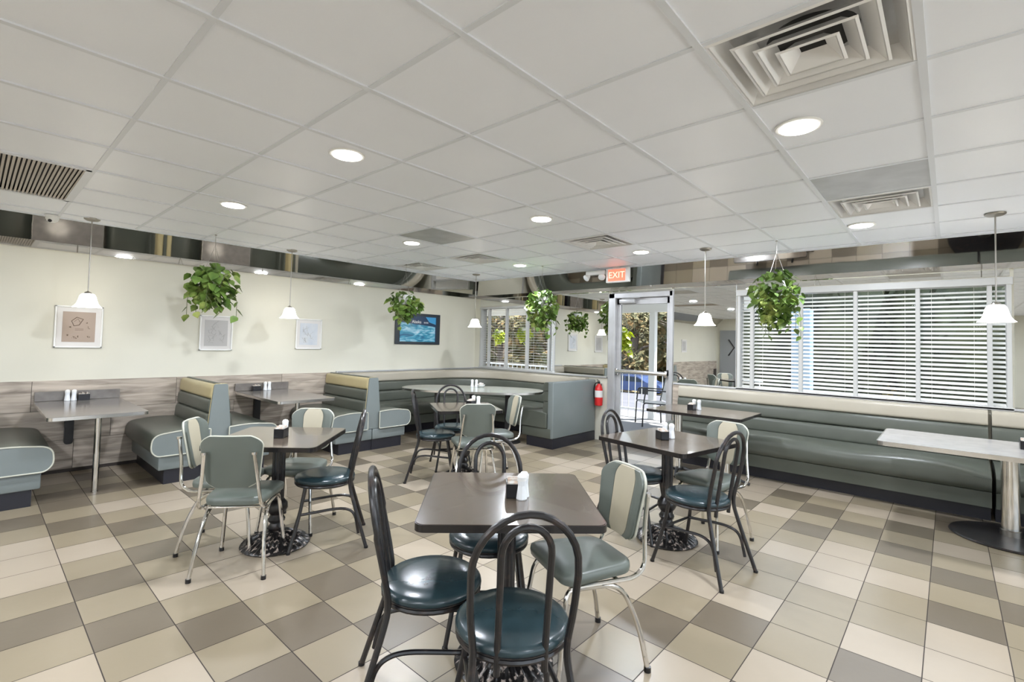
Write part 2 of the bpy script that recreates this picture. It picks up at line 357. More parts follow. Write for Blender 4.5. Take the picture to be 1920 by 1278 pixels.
# ------------------------------------------------------------------ windows
def window(name, y0, y1, z0, z1, mull, header, tilt, label):
    root = tag(bpy.data.objects.new(name, None), label, kind='structure'); COL.objects.link(root); root.location = (WX, (y0 + y1) / 2, z0)
    oy = (y0 + y1) / 2
    mb = MB()
    def B(a, b, bev=.003): mb.box((a[0] - WX, a[1] - oy, a[2] - z0), (b[0] - WX, b[1] - oy, b[2] - z0), bev, 1)
    B((WX - .02, y0, z0), (WX + .13, y0 + .035, z1)); B((WX - .02, y1 - .035, z0), (WX + .13, y1, z1))
    B((WX - .03, y0 - .01, z1 - .035), (WX + .13, y1 + .01, z1 + header)); B((WX - .03, y0 - .01, z0 - .01), (WX + .13, y1 + .01, z0 + .022))
    for m_ in mull: B((WX - .012, m_ - .018, z0), (WX + .05, m_ + .018, z1))
    f = mb.build('window_frame', M['white_frame'], root)
    mb = MB(); mb.box((.118, y0 - oy + .03, .02), (.122, y1 - oy - .03, z1 - z0 - .02)); mb.build('glass_pane', M['glass'], root, smooth=0)
    ed = [y0 + .02] + sorted(mull) + [y1 - .02]; cnt = 0
    for a, b in zip(ed, ed[1:]):
        mb = MB(); n = int((z1 - z0 - .05) / .0445); ww = .024
        for k in range(n):
            zc = z0 + .035 + k * .0445
            c, s_ = math.cos(tilt) * ww, math.sin(tilt) * ww
            xs = WX + .078; ya, yb = a - oy + .012, b - oy - .012
            prof = [(xs - c - WX, zc - s_ - z0), (xs - WX, zc + .002 - z0), (xs + c - WX, zc + s_ - z0), (xs + c - WX, zc + s_ - z0 - .0018), (xs - WX, zc - z0), (xs - c - WX, zc - s_ - z0 - .0018)]
            mb.prism(prof, 'y', ya, yb)
        for yy in ((a - oy) * .8 + (b - oy) * .2, (a - oy) * .2 + (b - oy) * .8):
            if b - a > .2: mb.box((.077, yy - .0012, .02), (.079, yy + .0012, z1 - z0 - .03))
        mb.build('blind', M['slat'], root, smooth=0)
    return root
window('window_1', 4.80, 6.55, .955, 2.075, [6.34, 5.90, 5.41, 4.93], .0, math.radians(1), 'window with open white blinds in the corner by the round booth')
window('window_2', -.43, 1.965, .93, 2.12, [1.80, 1.275, .755, .235, -.285], .035, math.radians(27), 'wide window with white slatted blinds above the long bench')

# windows in the wall behind the camera (seen only in the mirrors)
for i_, (x0, x1) in enumerate(((-4.0, .6), (1.0, 5.6))):
    root = tag(bpy.data.objects.new('window_%d' % (3 + i_), None), None, kind='structure'); COL.objects.link(root); root.location = ((x0 + x1) / 2, YMIN, .45)
    hw = (x1 - x0) / 2; mb = MB()
    for xx in (-hw + .02, -hw / 2, 0, hw / 2, hw - .02): mb.box((xx - .025, -.12, 0), (xx + .025, .01, 1.9))
    mb.box((-hw, -.12, 0), (hw, .02, .03)); mb.box((-hw, -.12, 1.87), (hw, .02, 1.9)); mb.build('window_frame', M['white_frame'], root, smooth=0)
    mb = MB(); mb.box((-hw, -.082, .02), (hw, -.078, 1.88)); mb.build('glass_pane', M['glass'], root, smooth=0)

# ------------------------------------------------------------------ patio door
root = tag(bpy.data.objects.new('door_1', None), 'aluminium glass patio door in the back wall', kind='structure'); COL.objects.link(root); root.location = (WX, (D0 + D1) / 2, 0)
hw = (D1 - D0) / 2; mb = MB()
mb.box((-.03, hw - .095, 0), (.13, hw + .005, 2.198), .004, 1); mb.box((-.03, -hw - .005, 0), (.13, -hw + .045, 2.198), .004, 1); mb.box((-.03, -hw, 2.125), (.13, hw, 2.197), .004, 1)
mb.box((-.04, hw - .115, 0), (.02, hw - .075, 2.13), .003, 1)
mb.box((-.01, -hw, -.001), (.14, hw, .012)); mb.build('door_frame', M['alu'], root)
mb = MB(); a, b = -hw + .05, hw - .10
mb.box((.02, b - .075, .015), (.065, b, 2.12), .004, 1); mb.box((.02, a, .015), (.065, a + .05, 2.12), .004, 1)
mb.box((.02, a, 2.03), (.065, b, 2.12), .004, 1); mb.box((.02, a, .015), (.065, b, .16), .004, 1); mb.box((.02, a, 1.02), (.065, b, 1.075), .004, 1)
leaf = mb.build('door_leaf', M['alu'], root)
mb = MB(); mb.box((.040, a + .045, .15), (.046, b - .07, 2.04)); mb.build('glass_pane', M['glass'], leaf, smooth=0)
mb = MB(); mb.box((-.035, a + .02, 1.025), (-.005, b - .02, 1.07), .006, 2); mb.box((-.03, a + .02, 1.0), (.03, a + .06, 1.09), .005); mb.box((-.03, b - .06, 1.0), (.03, b - .02, 1.09), .005); mb.build('push_bar', M['edge_metal'], leaf)
mb = MB(); mb.box((-.05, b - .33, 2.045), (.015, b - .08, 2.105), .008); mb.build('door_closer', M['alu'], leaf)
mb = MB(); mb.tube([(-.03, b - .12, 2.11), (-.06, b - .42, 2.12), (-.02, b - .30, 2.13)], .008); mb.build('closer_arm', M['alu'], leaf)
mb = MB(); mb.lathe([(.018, 0), (.018, .012)], n=12); o = mb.build('lock', M['black'], leaf, loc=(.012, a + .025, 1.09)); o.rotation_euler = (0, -PI / 2, 0)
# grey door in the end wall, seen in the mirror
root = tag(bpy.data.objects.new('door_2', None), 'grey service door with a black arrow, seen in the mirror', kind='structure'); COL.objects.link(root); root.location = (XMIN, 6.1, 0)
mb = MB(); mb.box((0, -.45, 0), (.05, .45, 2.1), .005, 1); lf = mb.build('door_leaf', M['wood_door'], root)
mb = MB(); mb.tube([(.06, .12, 1.75), (.06, -.08, 1.45), (.06, .12, 1.15)], .022, 6); mb.build('arrow_sign', M['black'], lf)

# ------------------------------------------------------------------ ceiling fittings
def downlight(x, y, label):
    t = thing('recessed_downlight', label, 'ceiling light', (x, y, CZ), 0, 'recessed ceiling downlights')
    mb = MB(); mb.lathe([(.100, -.006), (.104, -.002), (.104, .003)], n=32)
    mb.build('trim_ring', M['white'], t)
    mb = MB(); mb.lathe([(.082, -.010), (.084, -.006), (.084, -.0055)], n=32); mb.build('light_disc', M['disc'], t)
    light('downlight_lamp', 'AREA', DOWNLIGHT_W, (0, 0, -.016), t, .16)
    return t
DL = [(1.46, 2.68, 'recessed round ceiling light between the near table and the chrome chairs, left of centre'), (2.68, .547, 'recessed round ceiling light just beyond the largest square vent, at right'),
      (1.43, 4.486, 'recessed round ceiling light at far left, above the wall booths'), (3.325, 2.676, 'recessed round ceiling light above the middle of the room'),
      (3.292, 4.524, 'recessed round ceiling light beside the blank grey ceiling panel on the left'), (5.202, 2.678, 'recessed round ceiling light just right of the square vent nearest the patio door'),
      (5.166, 4.527, 'recessed round ceiling light nearest the back corner'), (5.141, .563, 'recessed round ceiling light beyond the right-hand square vent')]
for x, y, lb in DL: downlight(x, y, lb)
for x, xn in ((-5.4, 'beside the end wall'), (-3.5, 'midway to the end wall'), (-1.3, 'nearest the camera')):
    for y, yn in ((.55, 'outer row'), (2.68, 'middle row'), (4.5, 'picture wall row')): downlight(x, y, 'recessed round light behind the camera %s, %s' % (xn, yn))
for x, xn in ((-3.5, 'farthest from the back wall'), (.3, 'third from the back wall'), (3.0, 'second from the back wall'), (5.2, 'nearest the back wall')): downlight(x, -2.0, 'recessed round ceiling light near the rear windows, ' + xn)

def diffuser(i, j, label, big=False):
    cx_, cy_ = (gx(i) + gx(i + 1)) / 2, (gy(j) + gy(j + 1)) / 2
    t = thing('square_air_diffuser', label, 'air vent', (cx_, cy_, CZ), 0, 'square ceiling diffusers'); h = .292
    mb = MB()
    def ring(h0, z0, h1, z1, th=.0035):
        for k in range(4):
            R = Matrix.Rotation(k * PI / 2, 4, 'Z')
            P = [(h0, -h0, z0), (h0, h0, z0), (h1, h1, z1), (h1, -h1, z1)]
            Q = [(p[0] - th, p[1] * (1 - th / abs(p[0])), p[2] + th * .6) for p in P]
            A = [mb.bm.verts.new(R @ Vector(p)) for p in P]; B_ = [mb.bm.verts.new(R @ Vector(p)) for p in Q]
            mb._f(A); mb._f(B_[::-1])
            for u in range(4): mb._f([A[u], A[(u + 1) % 4], B_[(u + 1) % 4], B_[u]])
    ring(h, .0, h - .012, -.004); ring(h - .012, -.004, .245, .062)
    mb.build('frame', M['vent'], t, smooth=0)
    for (r0, r1, zz) in ((.222, .160, -.004), (.160, .105, -.006), (.100, .045, -.008)):
        mb = MB()
        def ring2(h0, z0, h1, z1):
            ring(h0, z0, h1, z1)
        ring(r0, zz, r0 - .010, zz - .004); ring(r0 - .010, zz - .004, r1, zz + .046); mb.build('louver', M['vent'], t, smooth=0)
    mb = MB(); mb.lathe([(.150, .0640), (.150, .16)], n=28); mb.build('duct', M['vent_dark'], t)
    mb = MB(); mb.box((-.25, -.25, .0645), (.25, .25, .069)); mb.build('back_pan', M['panel_metal'], t, smooth=0)
    return t
diffuser(1, 1, 'large square ceiling air diffuser nearest the camera, at top right'); diffuser(5, 1, 'square ceiling air diffuser at right, next to the scuffed metal panel')
diffuser(5, -3, 'square ceiling air diffuser in the middle of the ceiling, nearest the patio door'); diffuser(5, -6, 'square ceiling air diffuser before the back corner')
diffuser(5, -8, 'square ceiling air diffuser close to the left wall, above the river poster')
for (i, j, lb) in ((4, 1, 'scuffed grey metal ceiling panel beside the right-hand diffuser'), (3, -5, 'plain grey metal ceiling panel on the left half of the ceiling')):
    mb = MB(); mb.box((-.292, -.292, 0), (.292, .292, .012), .002, 1)
    tag(mb.build('ceiling_access_panel', M['panel_metal'], loc=((gx(i) + gx(i + 1)) / 2, (gy(j) + gy(j + 1)) / 2, CZ + .002)), lb, 'ceiling panel', 'metal panels in the ceiling')
# long return air grille
t = thing('return_air_grille', 'brown-beige slatted return air grille in the ceiling at far left', 'air vent', (gx(-1.5), (gy(-7) + gy(-5)) / 2, CZ))
mb = MB(); hx, hy = .295, .60
mb.box((-hx, -hy, -.006), (hx, -hy + .03, .012)); mb.box((-hx, hy - .03, -.006), (hx, hy, .012)); mb.box((-hx, -hy, -.006), (-hx + .03, hy, .012)); mb.box((hx - .03, -hy, -.006), (hx, hy, .012)); mb.build('frame', M['grid_white'], t, smooth=0)
mb = MB()
for k in range(24):
    x = -hx + .035 + k * (2 * hx - .07) / 23
    mb.prism([(x - .002, .0), (x + .010, -.004), (x + .012, .0), (x + .002, .022)], 'y', -hy + .03, hy - .03)
mb.build('slats', M['grille'], t, smooth=0)
mb = MB(); mb.box((-hx, -hy, .05), (hx, hy, .056)); mb.build('back_pan', M['vent_dark'], t, smooth=0)

# security camera
t = thing('security_camera', 'small white dome security camera on the ceiling at far left', 'security camera', (.47, 6.36, CZ))
mb = MB(); mb.lathe([(.055, 0), (.055, -.012), (.048, -.016)][::-1], n=24); mb.build('mount', M['white'], t)
mb = MB(); mb.lathe([(.005, -.072), (.022, -.069), (.040, -.055), (.050, -.035), (.050, -.014)], n=24); mb.build('dome', M['white'], t)
mb = MB(); mb.lathe([(.004, .016), (.014, .012), (.016, 0)][::-1], n=16); o = mb.build('lens', M['black'], t, loc=(-.018, -.030, -.055)); o.rotation_euler = Vector((-.35, -.8, -.6)).to_track_quat('Z', 'Y').to_euler()

# exit sign with emergency lamps
t = thing('exit_sign', 'lit red exit sign with two emergency lamp heads by the patio door', 'exit sign', (6.03, 3.47, 2.515))
mb = MB(); mb.box((-.03, -.20, -.205), (.03, .16, -.0), .008, 2); mb.box((-.02, -.05, -.002), (.02, .05, .016)); mb.build('housing', M['white'], t)
mb = MB(); mb.box((-.034, -.15, -.185), (-.029, .12, -.022)); pn = mb.build('face_panel', M['exit_red'], t, smooth=0)
text('EXIT', .125, 'lettering', M['exit_letter'], pn, (-.036, -.015, -.105), (PI / 2, 0, -PI / 2), ext=.001)
mb = MB(); mb.box((-.035, .18, -.075), (.035, .50, -.015), .012, 2); bat = mb.build('lamp_bar', M['white'], t)
for yy in (.22, .46):
    mb = MB(); mb.lathe([(.022, -.03), (.05, .03), (.05, .045), (.042, .047)], n=20); o = mb.build('lamp_head', M['white'], t, loc=(-.03, yy, -.095))
    o.rotation_euler = Vector((-.6, -.25 if yy < .3 else .25, -.5)).to_track_quat('Z', 'Y').to_euler()
    mb = MB(); mb.lathe([(.040, .048), (.030, .054), (.004, .056)], n=20); mb.build('lens', M['glass_jar'], o)

# ------------------------------------------------------------------ pendants
def pendant(x, y, zb, label):
    t = thing('pendant_lamp', label, 'pendant light', (x, y, CZ), 0, 'white glass pendant lamps')
    mb = MB(); mb.lathe([(.064, 0), (.062, -.010), (.045, -.020), (.012, -.026)][::-1], n=28); mb.build('canopy', M['nickel'], t)
    h = CZ - zb
    mb = MB(); mb.tube([(0, 0, -.02), (0, 0, -(h - .125))], .0052, 8); mb.build('rod', M['nickel'], t)
    mb = MB(); mb.lathe([(.030, -.148), (.034, -.14), (.026, -.122), (.008, -.112)], n=20); o = mb.build('socket_cap', M['nickel'], t, loc=(0, 0, -(h - .268)))
    mb = MB(); pr = [(.028, .135), (.048, .128), (.062, .108), (.070, .075), (.080, .040), (.097, .014), (.113, 0)]
    n = 32; inner = [(r - .004, z - .003) for r, z in pr][::-1]
    mb.lathe(pr[::-1] + [(r, z) for r, z in inner[::-1]][0:0] , n=n); mb.build('lamp_shade', M['shade'], t, loc=(0, 0, -h))
    light('pendant_bulb', 'POINT', PENDANT_W, (0, 0, -h + .03), t, .03, (1, .90, .74))
    return t
pendant(.74, 6.208, 1.665, 'white bell pendant lamp over the tan framed print, leftmost of the pendants'); pendant(2.678, 6.20, 1.665, 'white bell pendant lamp hanging just left of the pale blue print')
pendant(5.478, 5.746, 1.665, 'white bell pendant lamp over the oval corner table'); pendant(5.424, 2.011, 1.675, 'white bell pendant lamp hanging in front of the mirror, right of the patio door')
pendant(5.281, -.272, 1.685, 'white bell pendant lamp at the right end of the wide window')

# ------------------------------------------------------------------ hanging plants
def leaf_cloud(n, rx, rz, seed, leafs=.055, m='leaf', trail=6, parent=None, zc=0):
    rnd = random.Random(seed); mb = MB(); vb = MB()
    def leaf(p, s, droop):
        a = rnd.uniform(0, 2 * PI); d = Vector((math.cos(a), math.sin(a), -droop)).normalized(); u = d.cross(Vector((rnd.uniform(-.4, .4), rnd.uniform(-.4, .4), 1))).normalized(); w_ = u.cross(d)
        P = [(0, 0, 0), (.10, .30, .05), (.40, .46, .02), (.75, .26, -.03), (1.1, 0, -.10), (.75, -.26, -.03), (.40, -.46, .02), (.10, -.30, .05)]
        V = [mb.bm.verts.new(p + (d * q[0] + u * q[1] + w_ * q[2]) * s) for q in P]; c = mb.bm.verts.new(p + (d * .42 - w_ * .08) * s)
        for k in range(8): mb._f([V[k], V[(k + 1) % 8], c])
    for _ in range(n):
        while True:
            q = Vector((rnd.uniform(-1, 1), rnd.uniform(-1, 1), rnd.uniform(-1, 1)))
            if .25 < q.length < 1: break
        taper = 1 - .25 * max(0, -q.z)
        p = Vector((q.x * rx * taper * .95, q.y * rx * taper * .95, zc + q.z * rz))
        leaf(p, leafs * rnd.uniform(.75, 1.35), rnd.uniform(.3, 1.4))
    for k in range(trail):
        a = rnd.uniform(0, 2 * PI); r0 = rx * rnd.uniform(.5, .95); L_ = rz * rnd.uniform(.9, 1.55); pts = []
        for s_ in range(7):
            tt = s_ / 6; pts.append(Vector((math.cos(a) * r0 * (.35 + .65 * min(1, tt * 1.7)), math.sin(a) * r0 * (.35 + .65 * min(1, tt * 1.7)), zc + rz * .55 - tt * (L_ + rz * .4))))
        vb.tube(pts, .0028, 4)
        for s_ in range(2, 7):
            leaf(pts[s_], leafs * rnd.uniform(.7, 1.1), 1.0)
    f = mb.build('foliage', M[m], parent, smooth=60, recalc=False); vb.build('vines', M['vine'], parent)
    return f
def plant(x, y, zc, rx, rz, n, seed, label, m='leaf', top=CZ, trail=7, leafs=.055):
    t = thing('hanging_plant', label, 'hanging plant', (x, y, zc), 0, 'hanging pothos baskets' if m == 'leaf' else 'sunlit hanging plants on the patio')
    mb = MB(); zp = rz * .25
    mb.lathe([(.060, zp - .06), (.085, zp - .03), (.105, zp + .07), (.112, zp + .075), (.104, zp + .078), (.1, zp + .066)], n=24); mb.build('pot', M['white'], t)
    mb = MB()
    for k in range(3):
        a = k * 2 * PI / 3 + .4; mb.tube([(.105 * math.cos(a), .105 * math.sin(a), zp + .07), (0, 0, top - zc - .12)], .0018, 4)
    mb.tube([(0, 0, top - zc - .13), (0, 0, top - zc)], .0022, 4); mb.lathe([(.012, top - zc - .008), (.012, top - zc)], n=10); mb.build('hanger', M['nickel'], t)
    leaf_cloud(n, rx, rz, seed, leafs, m, trail, t)
    return t
plant(1.752, 5.992, 1.98, .27, .25, 240, 1, 'trailing green pothos in a hanging basket before the grey framed print', leafs=.088, trail=9)
plant(4.188, 5.868, 1.94, .25, .24, 250, 2, 'bushy green hanging plant beside the blue river poster', leafs=.075, trail=5)
plant(5.40, 4.303, 1.93, .25, .30, 340, 3, 'yellowish green hanging plant by the corner window', leafs=.07, trail=6)
plant(5.40, 1.291, 1.96, .25, .30, 420, 4, 'large trailing hanging plant in front of the wide window blinds', leafs=.065, trail=9)

# ------------------------------------------------------------------ pictures
def picture(x0, x1, z0, z1, label, paper, kind, border=.045, fw=.014):
    t = thing('framed_print', label, 'picture', ((x0 + x1) / 2, WY, (z0 + z1) / 2), 0, 'white framed prints on the left wall'); hx, hz = (x1 - x0) / 2, (z1 - z0) / 2
    mb = MB()
    for a, b in (((-hx, -hz), (-hx + fw, hz)), ((hx - fw, -hz), (hx, hz)), ((-hx, -hz), (hx, -hz + fw)), ((-hx, hz - fw), (hx, hz))): mb.box((a[0], -.022, a[1]), (b[0], -.001, b[1]), .002, 1)
    mb.build('frame', M['white'], t, smooth=0)
    mb = MB(); mb.box((-hx + fw, -.010, -hz + fw), (hx - fw, -.002, hz - fw)); mb.build('mat_board', M['mat_board'], t, smooth=0)
    px, pz = hx - fw - border, hz - fw - border
    mb = MB(); mb.box((-px, -.0125, -pz), (px, -.0102, pz)); pp = mb.build('print', M[paper], t, smooth=0)
    mb = MB(); rnd = random.Random(x0)
    if kind == 'map':
        mb.tube([(-.06, -.013, .06), (-.02, -.013, .10), (.03, -.013, .08), (.0, -.013, .02), (-.04, -.013, .01)], .0035, 4, closed=True)
        mb.tube([(-.04, -.013, .055), (-.01, -.013, .085), (.005, -.013, .05)], .002, 4)
        for (cx_, cz_, r) in ((-.07, .0, .010), (.06, .045, .008), (.075, -.005, .012), (-.04, -.105, .014), (-.02, -.115, .010), (.0, -.10, .012), (.075, -.10, .013), (-.085, -.085, .008)):
            for q in range(4): mb.tube([(cx_ + rnd.uniform(-r, r), -.013, cz_ + rnd.uniform(-r, r)), (cx_ + rnd.uniform(-r, r), -.013, cz_ + rnd.uniform(-r, r))], .0022, 4)
        for zz in (-.02, -.032): mb.tube([(-.03, -.013, zz), (.035, -.013, zz)], .0015, 4)
        mb.build('drawing', M['ink'], pp)
    else:
        for q in range(9):
            cx_, cz_ = rnd.uniform(-px * .7, px * .7), rnd.uniform(-pz * .7, pz * .7)
            mb.tube([(cx_ + rnd.uniform(-.04, .04), -.0128, cz_ + rnd.uniform(-.05, .05)) for _ in range(5)], .0012, 4)
        mb.build('drawing', M['ink_pale'], pp)
    return t
picture(.555, .93, 1.262, 1.69, 'tan map print in a white frame below the leftmost pendant', 'paper_tan', 'map'); picture(1.83, 2.19, 1.24, 1.665, 'grey print in a white frame below the trailing plant', 'paper_grey', 'sketch', .04)
picture(2.985, 3.355, 1.265, 1.685, 'pale blue print in a white frame between two hanging fittings', 'paper_blue', 'sketch')
picture(-3.6, -3.2, 1.25, 1.68, 'grey print in a white frame seen reflected right of the patio door', 'paper_grey', 'sketch')
t = thing('river_poster', 'blue river photograph poster in a dark navy frame on the left wall', 'poster', (5.06, WY, 1.62)); hx, hz = .465, .262
mb = MB(); mb.box((-hx, -.022, -hz), (hx, -.001, hz), .004, 1); mb.build('frame', M['navy'], t, smooth=0)
mb = MB(); px, pz = hx - .085, hz - .045
mb.box((-px, -.026, -pz), (px, -.0222, pz)); pp = mb.build('photo_print', M['river_dark'], t, smooth=0)
mb = MB(); mb.prism([(-px, -pz), (px - .03, -pz), (px - .03, .04), (px - .09, .05), (-px + .02, .10), (-px, .09)], 'y', -.0275, -.0262); mb.build('river_water', M['river'], pp, smooth=0)
mb = MB(); mb.prism([(px - .24, pz - .01), (px - .16, .12), (px - .02, .085), (px - .02, pz - .01)], 'y', -.0275, -.0262); mb.build('sky_patch', M['river_sky'], pp, smooth=0)
text('Alaska', .075, 'title_lettering', M['txt_white'], pp, (-.05, -.0285, .118), (PI / 2, 0, 0)); text('RIVER', .038, 'subtitle_lettering', M['txt_white'], pp, (.15, -.0285, .108), (PI / 2, 0, 0))

# fire extinguisher between booth end and door
t = thing('fire_extinguisher', 'red fire extinguisher on the wall beside the patio door frame', 'fire extinguisher', (6.31, 3.90, .52))
mb = MB(); mb.lathe([(.04, 0), (.058, .012), (.060, .05), (.060, .24), (.050, .285), (.024, .315), (.018, .335)], n=28); mb.build('cylinder', M['red'], t)
mb = MB(); mb.lathe([(.0607, .13), (.0607, .23)], n=28); mb.build('label_band', M['mat_board'], t)
mb = MB(); mb.lathe([(.020, .33), (.020, .352), (.012, .36)], n=14); mb.tube([(-.045, 0, .368), (.03, 0, .352)], .006, 6); mb.tube([(-.055, 0, .392), (.02, 0, .368)], .006, 6); mb.build('handle', M['black'], t)
mb = MB(); mb.tube(smooth_path([(0, .02, .345), (0, .07, .33), (-.01, .085, .2), (-.01, .07, .10)], .05), .008, 8); mb.build('hose', M['black'], t)
mb = MB(); mb.box((.058, -.02, .15), (.082, .02, .33), .002, 1); mb.build('bracket', M['edge_metal'], t)

# ------------------------------------------------------------------ booths
def rr_profile(pts, r, n=5):
    """round corners of a closed 2-D polygon"""
    P = [Vector((p[0], p[1])) for p in pts]; N = len(P); out = []
    for i in range(N):
        a, b, c = P[i - 1], P[i], P[(i + 1) % N]; rr_ = r[i] if hasattr(r, '__len__') else r
        d1 = min(rr_, (a - b).length * .48); d2 = min(rr_, (c - b).length * .48)
        s_, e_ = b + (a - b).normalized() * d1, b + (c - b).normalized() * d2
        for k in range(n + 1):
            t_ = k / n; q = s_ * (1 - t_) ** 2 + b * 2 * t_ * (1 - t_) + e_ * t_ * t_; out.append((q.x, q.y))
    return out
def soft_extrude(mb, prof, axis, a, b, puff=.012, rnd_=.02, flip=1):
    """extrusion with softly pulled-in ends"""
    c = Vector((sum(p[0] for p in prof) / len(prof), sum(p[1] for p in prof) / len(prof)))
    st = [(a, .0 if puff else 1), (a + rnd_ * .3, .6), (a + rnd_, 1), (b - rnd_, 1), (b - rnd_ * .3, .6), (b, .0)]
    rings = []
    for t_, s_ in st:
        f = 1 - puff * (1 - s_)
        rr_ = []
        for p in prof:
            q = c + (Vector(p) - c) * f if s_ < 1 else Vector(p)
            d = (Vector(p) - c); L_ = d.length; q = c + d * (max(L_ - puff * (1 - s_), 0) / L_ if L_ else 1)
            rr_.append(mb.bm.verts.new({'x': (t_, q.x, q.y), 'y': (q.x, t_, q.y)}[axis]))
        rings.append(rr_)
    n = len(prof)
    for A, B_ in zip(rings, rings[1:]):
        for i in range(n): mb._f([A[i], A[(i + 1) % n], B_[(i + 1) % n], B_[i]])
    mb._f(rings[0][::-1]); mb._f(rings[-1])
YA, YB = 5.545, 6.665      # aisle end and wall end of the booths
def booth_half(t, s, ya=YA, yb=YB, with_top=True, y_seat=None):
    """seat, rolls, skirt and plinth on side s (+1/-1) of a booth centred on x=0 in the frame of t"""
    F = lambda pts: [(s * x, z) for x, z in pts]
    ys = ya - .03
    mb = MB(); prof = rr_profile(F([(.085, .275), (.525, .275), (.575, .33), (.565, .475), (.30, .505), (.085, .49)]), [.01, .03, .05, .085, .1, .01], 6)
    soft_extrude(mb, prof, 'y', ys, y_seat or yb, .006, .012); seat = mb.build('seat', M['sage'], t, smooth=40)
    mb = MB(); mb.prism(prof, 'y', ys - .0035, ys - .0005); mb.build('seat_end', M['sage_cool_lit'], seat, smooth=0)
    mb = MB(); mb.tube([(p[0], ys - .002, p[1]) for p in prof], .0065, 6, closed=True); mb.build('piping', M['pipe'], seat)
    for z0, z1, mm in ((.775, .925, 'gold_vinyl'), (.635, .780, 'sage'), (.475, .640, 'sage')):
        x0, x1 = .05 + (.925 - z1) * .13, .05 + (.925 - z0) * .13
        mb = MB(); pf = rr_profile(F([(.02, z0 + .002), (x1 + .022, z0 + .002), (x0 + .03, z1 - .002), (.02, z1 - .002)]), [.005, .035, .045, .005], 6)
        soft_extrude(mb, pf, 'y', ya + .022, yb, .008, .02); mb.build('back_roll', M[mm], t, smooth=50)
    mb = MB(); x_ = sorted((s * .004, s * .505)); mb.box((x_[0], ya - .005, .135), (x_[1], y_seat or yb, .272), .012, 2); mb.build('skirt', M['sage_cool_lit'], t)
    mb = MB(); x_ = sorted((s * .004, s * .455)); mb.box((x_[0], ya + .012, 0), (x_[1], y_seat or yb, .134)); mb.build('plinth', M['base_dark'], t, smooth=0)
def booth_end(t, ya=YA, yb=YB, s=0):
    pts = [(-.115, .275), (.115, .275), (.098, .55), (.062, .93), (-.062, .93), (-.098, .55)]
    mb = MB(); mb.prism(rr_profile(pts, [.005, .005, .2, .02, .02, .2], 4), 'y', ya - .004, ya + .02); ep = mb.build('end_panel', M['sage_cool_lit'], t, smooth=40)
    mb = MB(); q = rr_profile(pts, [.005, .005, .2, .02, .02, .2], 4); mb.tube([(p[0], ya + .0205, p[1]) for p in q], .005, 6, closed=True); mb.build('piping', M['gold_vinyl'], ep)
    mb = MB(); mb.box((-.018, ya + .018, .28), (.018, yb, .935), .006, 2); mb.build('back_core', M['sage'], t)
bt = thing('booth_bench', 'sage booth bench cut off at the left edge of the photo', 'booth', (-.07, 0, 0), 0, 'back to back sage wall booths')
booth_half(bt, 1); booth_half(bt, -1); booth_end(bt)
bt = thing('booth_bench', 'double sided sage booth with yellow cream top roll between the two wall tables', 'booth', (1.735, 0, 0), 0, 'back to back sage wall booths')
booth_half(bt, 1); booth_half(bt, -1); booth_end(bt)
bt = thing('booth_bench', 'sage booth with yellow cream top roll joined to the corner booth', 'booth', (3.515, 0, 0), 0, 'back to back sage wall booths')
booth_half(bt, -1); booth_end(bt)

# swept bench along a path of wall points with inward normals
def sweep(mb, path, prof, ends=True, wave=None):
    rings = []
    for k, (p, n_) in enumerate(path):
        rings.append([mb.bm.verts.new((p[0] + n_[0] * d, p[1] + n_[1] * d, z + (wave(k / (len(path) - 1), d, z) if wave else 0))) for d, z in prof])
    m_ = len(prof)
    for A, B_ in zip(rings, rings[1:]):
        for i in range(m_): mb._f([A[i], A[(i + 1) % m_], B_[(i + 1) % m_], B_[i]])
    mb._f(rings[0][::-1]); mb._f(rings[-1])
def corner_path(x0, y1, R=.95, off=(WX - .035, WY - .035), n=14):
    X1, Y1 = off; P = []
    for k in range(7): P.append(((x0 + (X1 - R - x0) * k / 6, Y1), (0, -1)))
    for k in range(1, n): a = PI / 2 * (1 - k / n); P.append(((X1 - R + R * math.cos(a), Y1 - R + R * math.sin(a)), (-math.cos(a), -math.sin(a))))
    for k in range(7): P.append(((X1, Y1 - R - (Y1 - R - y1) * k / 6), (-1, 0)))
    return P
def bench_parts(t, path, seat_d=.60, seat_bulge=None, wave=None, cuts=(), seat_mat='sage', top_mat='cream_vinyl'):
    for z0, z1, mm, d0, d1 in ((.775, .922, top_mat, .085, .10), (.630, .778, seat_mat, .10, .115), (.465, .632, seat_mat, .115, .13)):
        segs = [0] + list(cuts) + [len(path) - 1]
        for a, b in zip(segs, segs[1:]):
            mb = MB(); sweep(mb, path[a:b + 1], rr_profile([(.0, z0 + .002), (d1, z0 + .002), (d0, z1 - .002), (.0, z1 - .002)], [.004, .03, .04, .004], 5)); mb.build('back_roll', M[mm], t, smooth=50)
    mb = MB(); sweep(mb, path, rr_profile([(.10, .27), (seat_d - .03, .27), (seat_d, .31), (seat_d - .005, .46), (.35, .50), (.10, .47)], [.01, .02, .05, .08, .1, .01], 6), wave=wave); mb.build('seat', M[seat_mat], t, smooth=50)
    mb = MB(); sweep(mb, path, [(.02, .135), (seat_d - .045, .135), (seat_d - .035, .268), (.02, .268)]); mb.build('skirt', M[seat_mat], t)
    mb = MB(); sweep(mb, path, [(.02, 0), (seat_d - .17, 0), (seat_d - .17, .134), (.02, .134)]); mb.build('plinth', M['base_dark'], t, smooth=20)
ct = thing('corner_booth', 'large curved corner booth with cream top roll and cool-lit sage end panel', 'booth', (0, 0, 0))
pth = corner_path(3.66, 4.12)
bench_parts(ct, pth, .56, cuts=(4,))
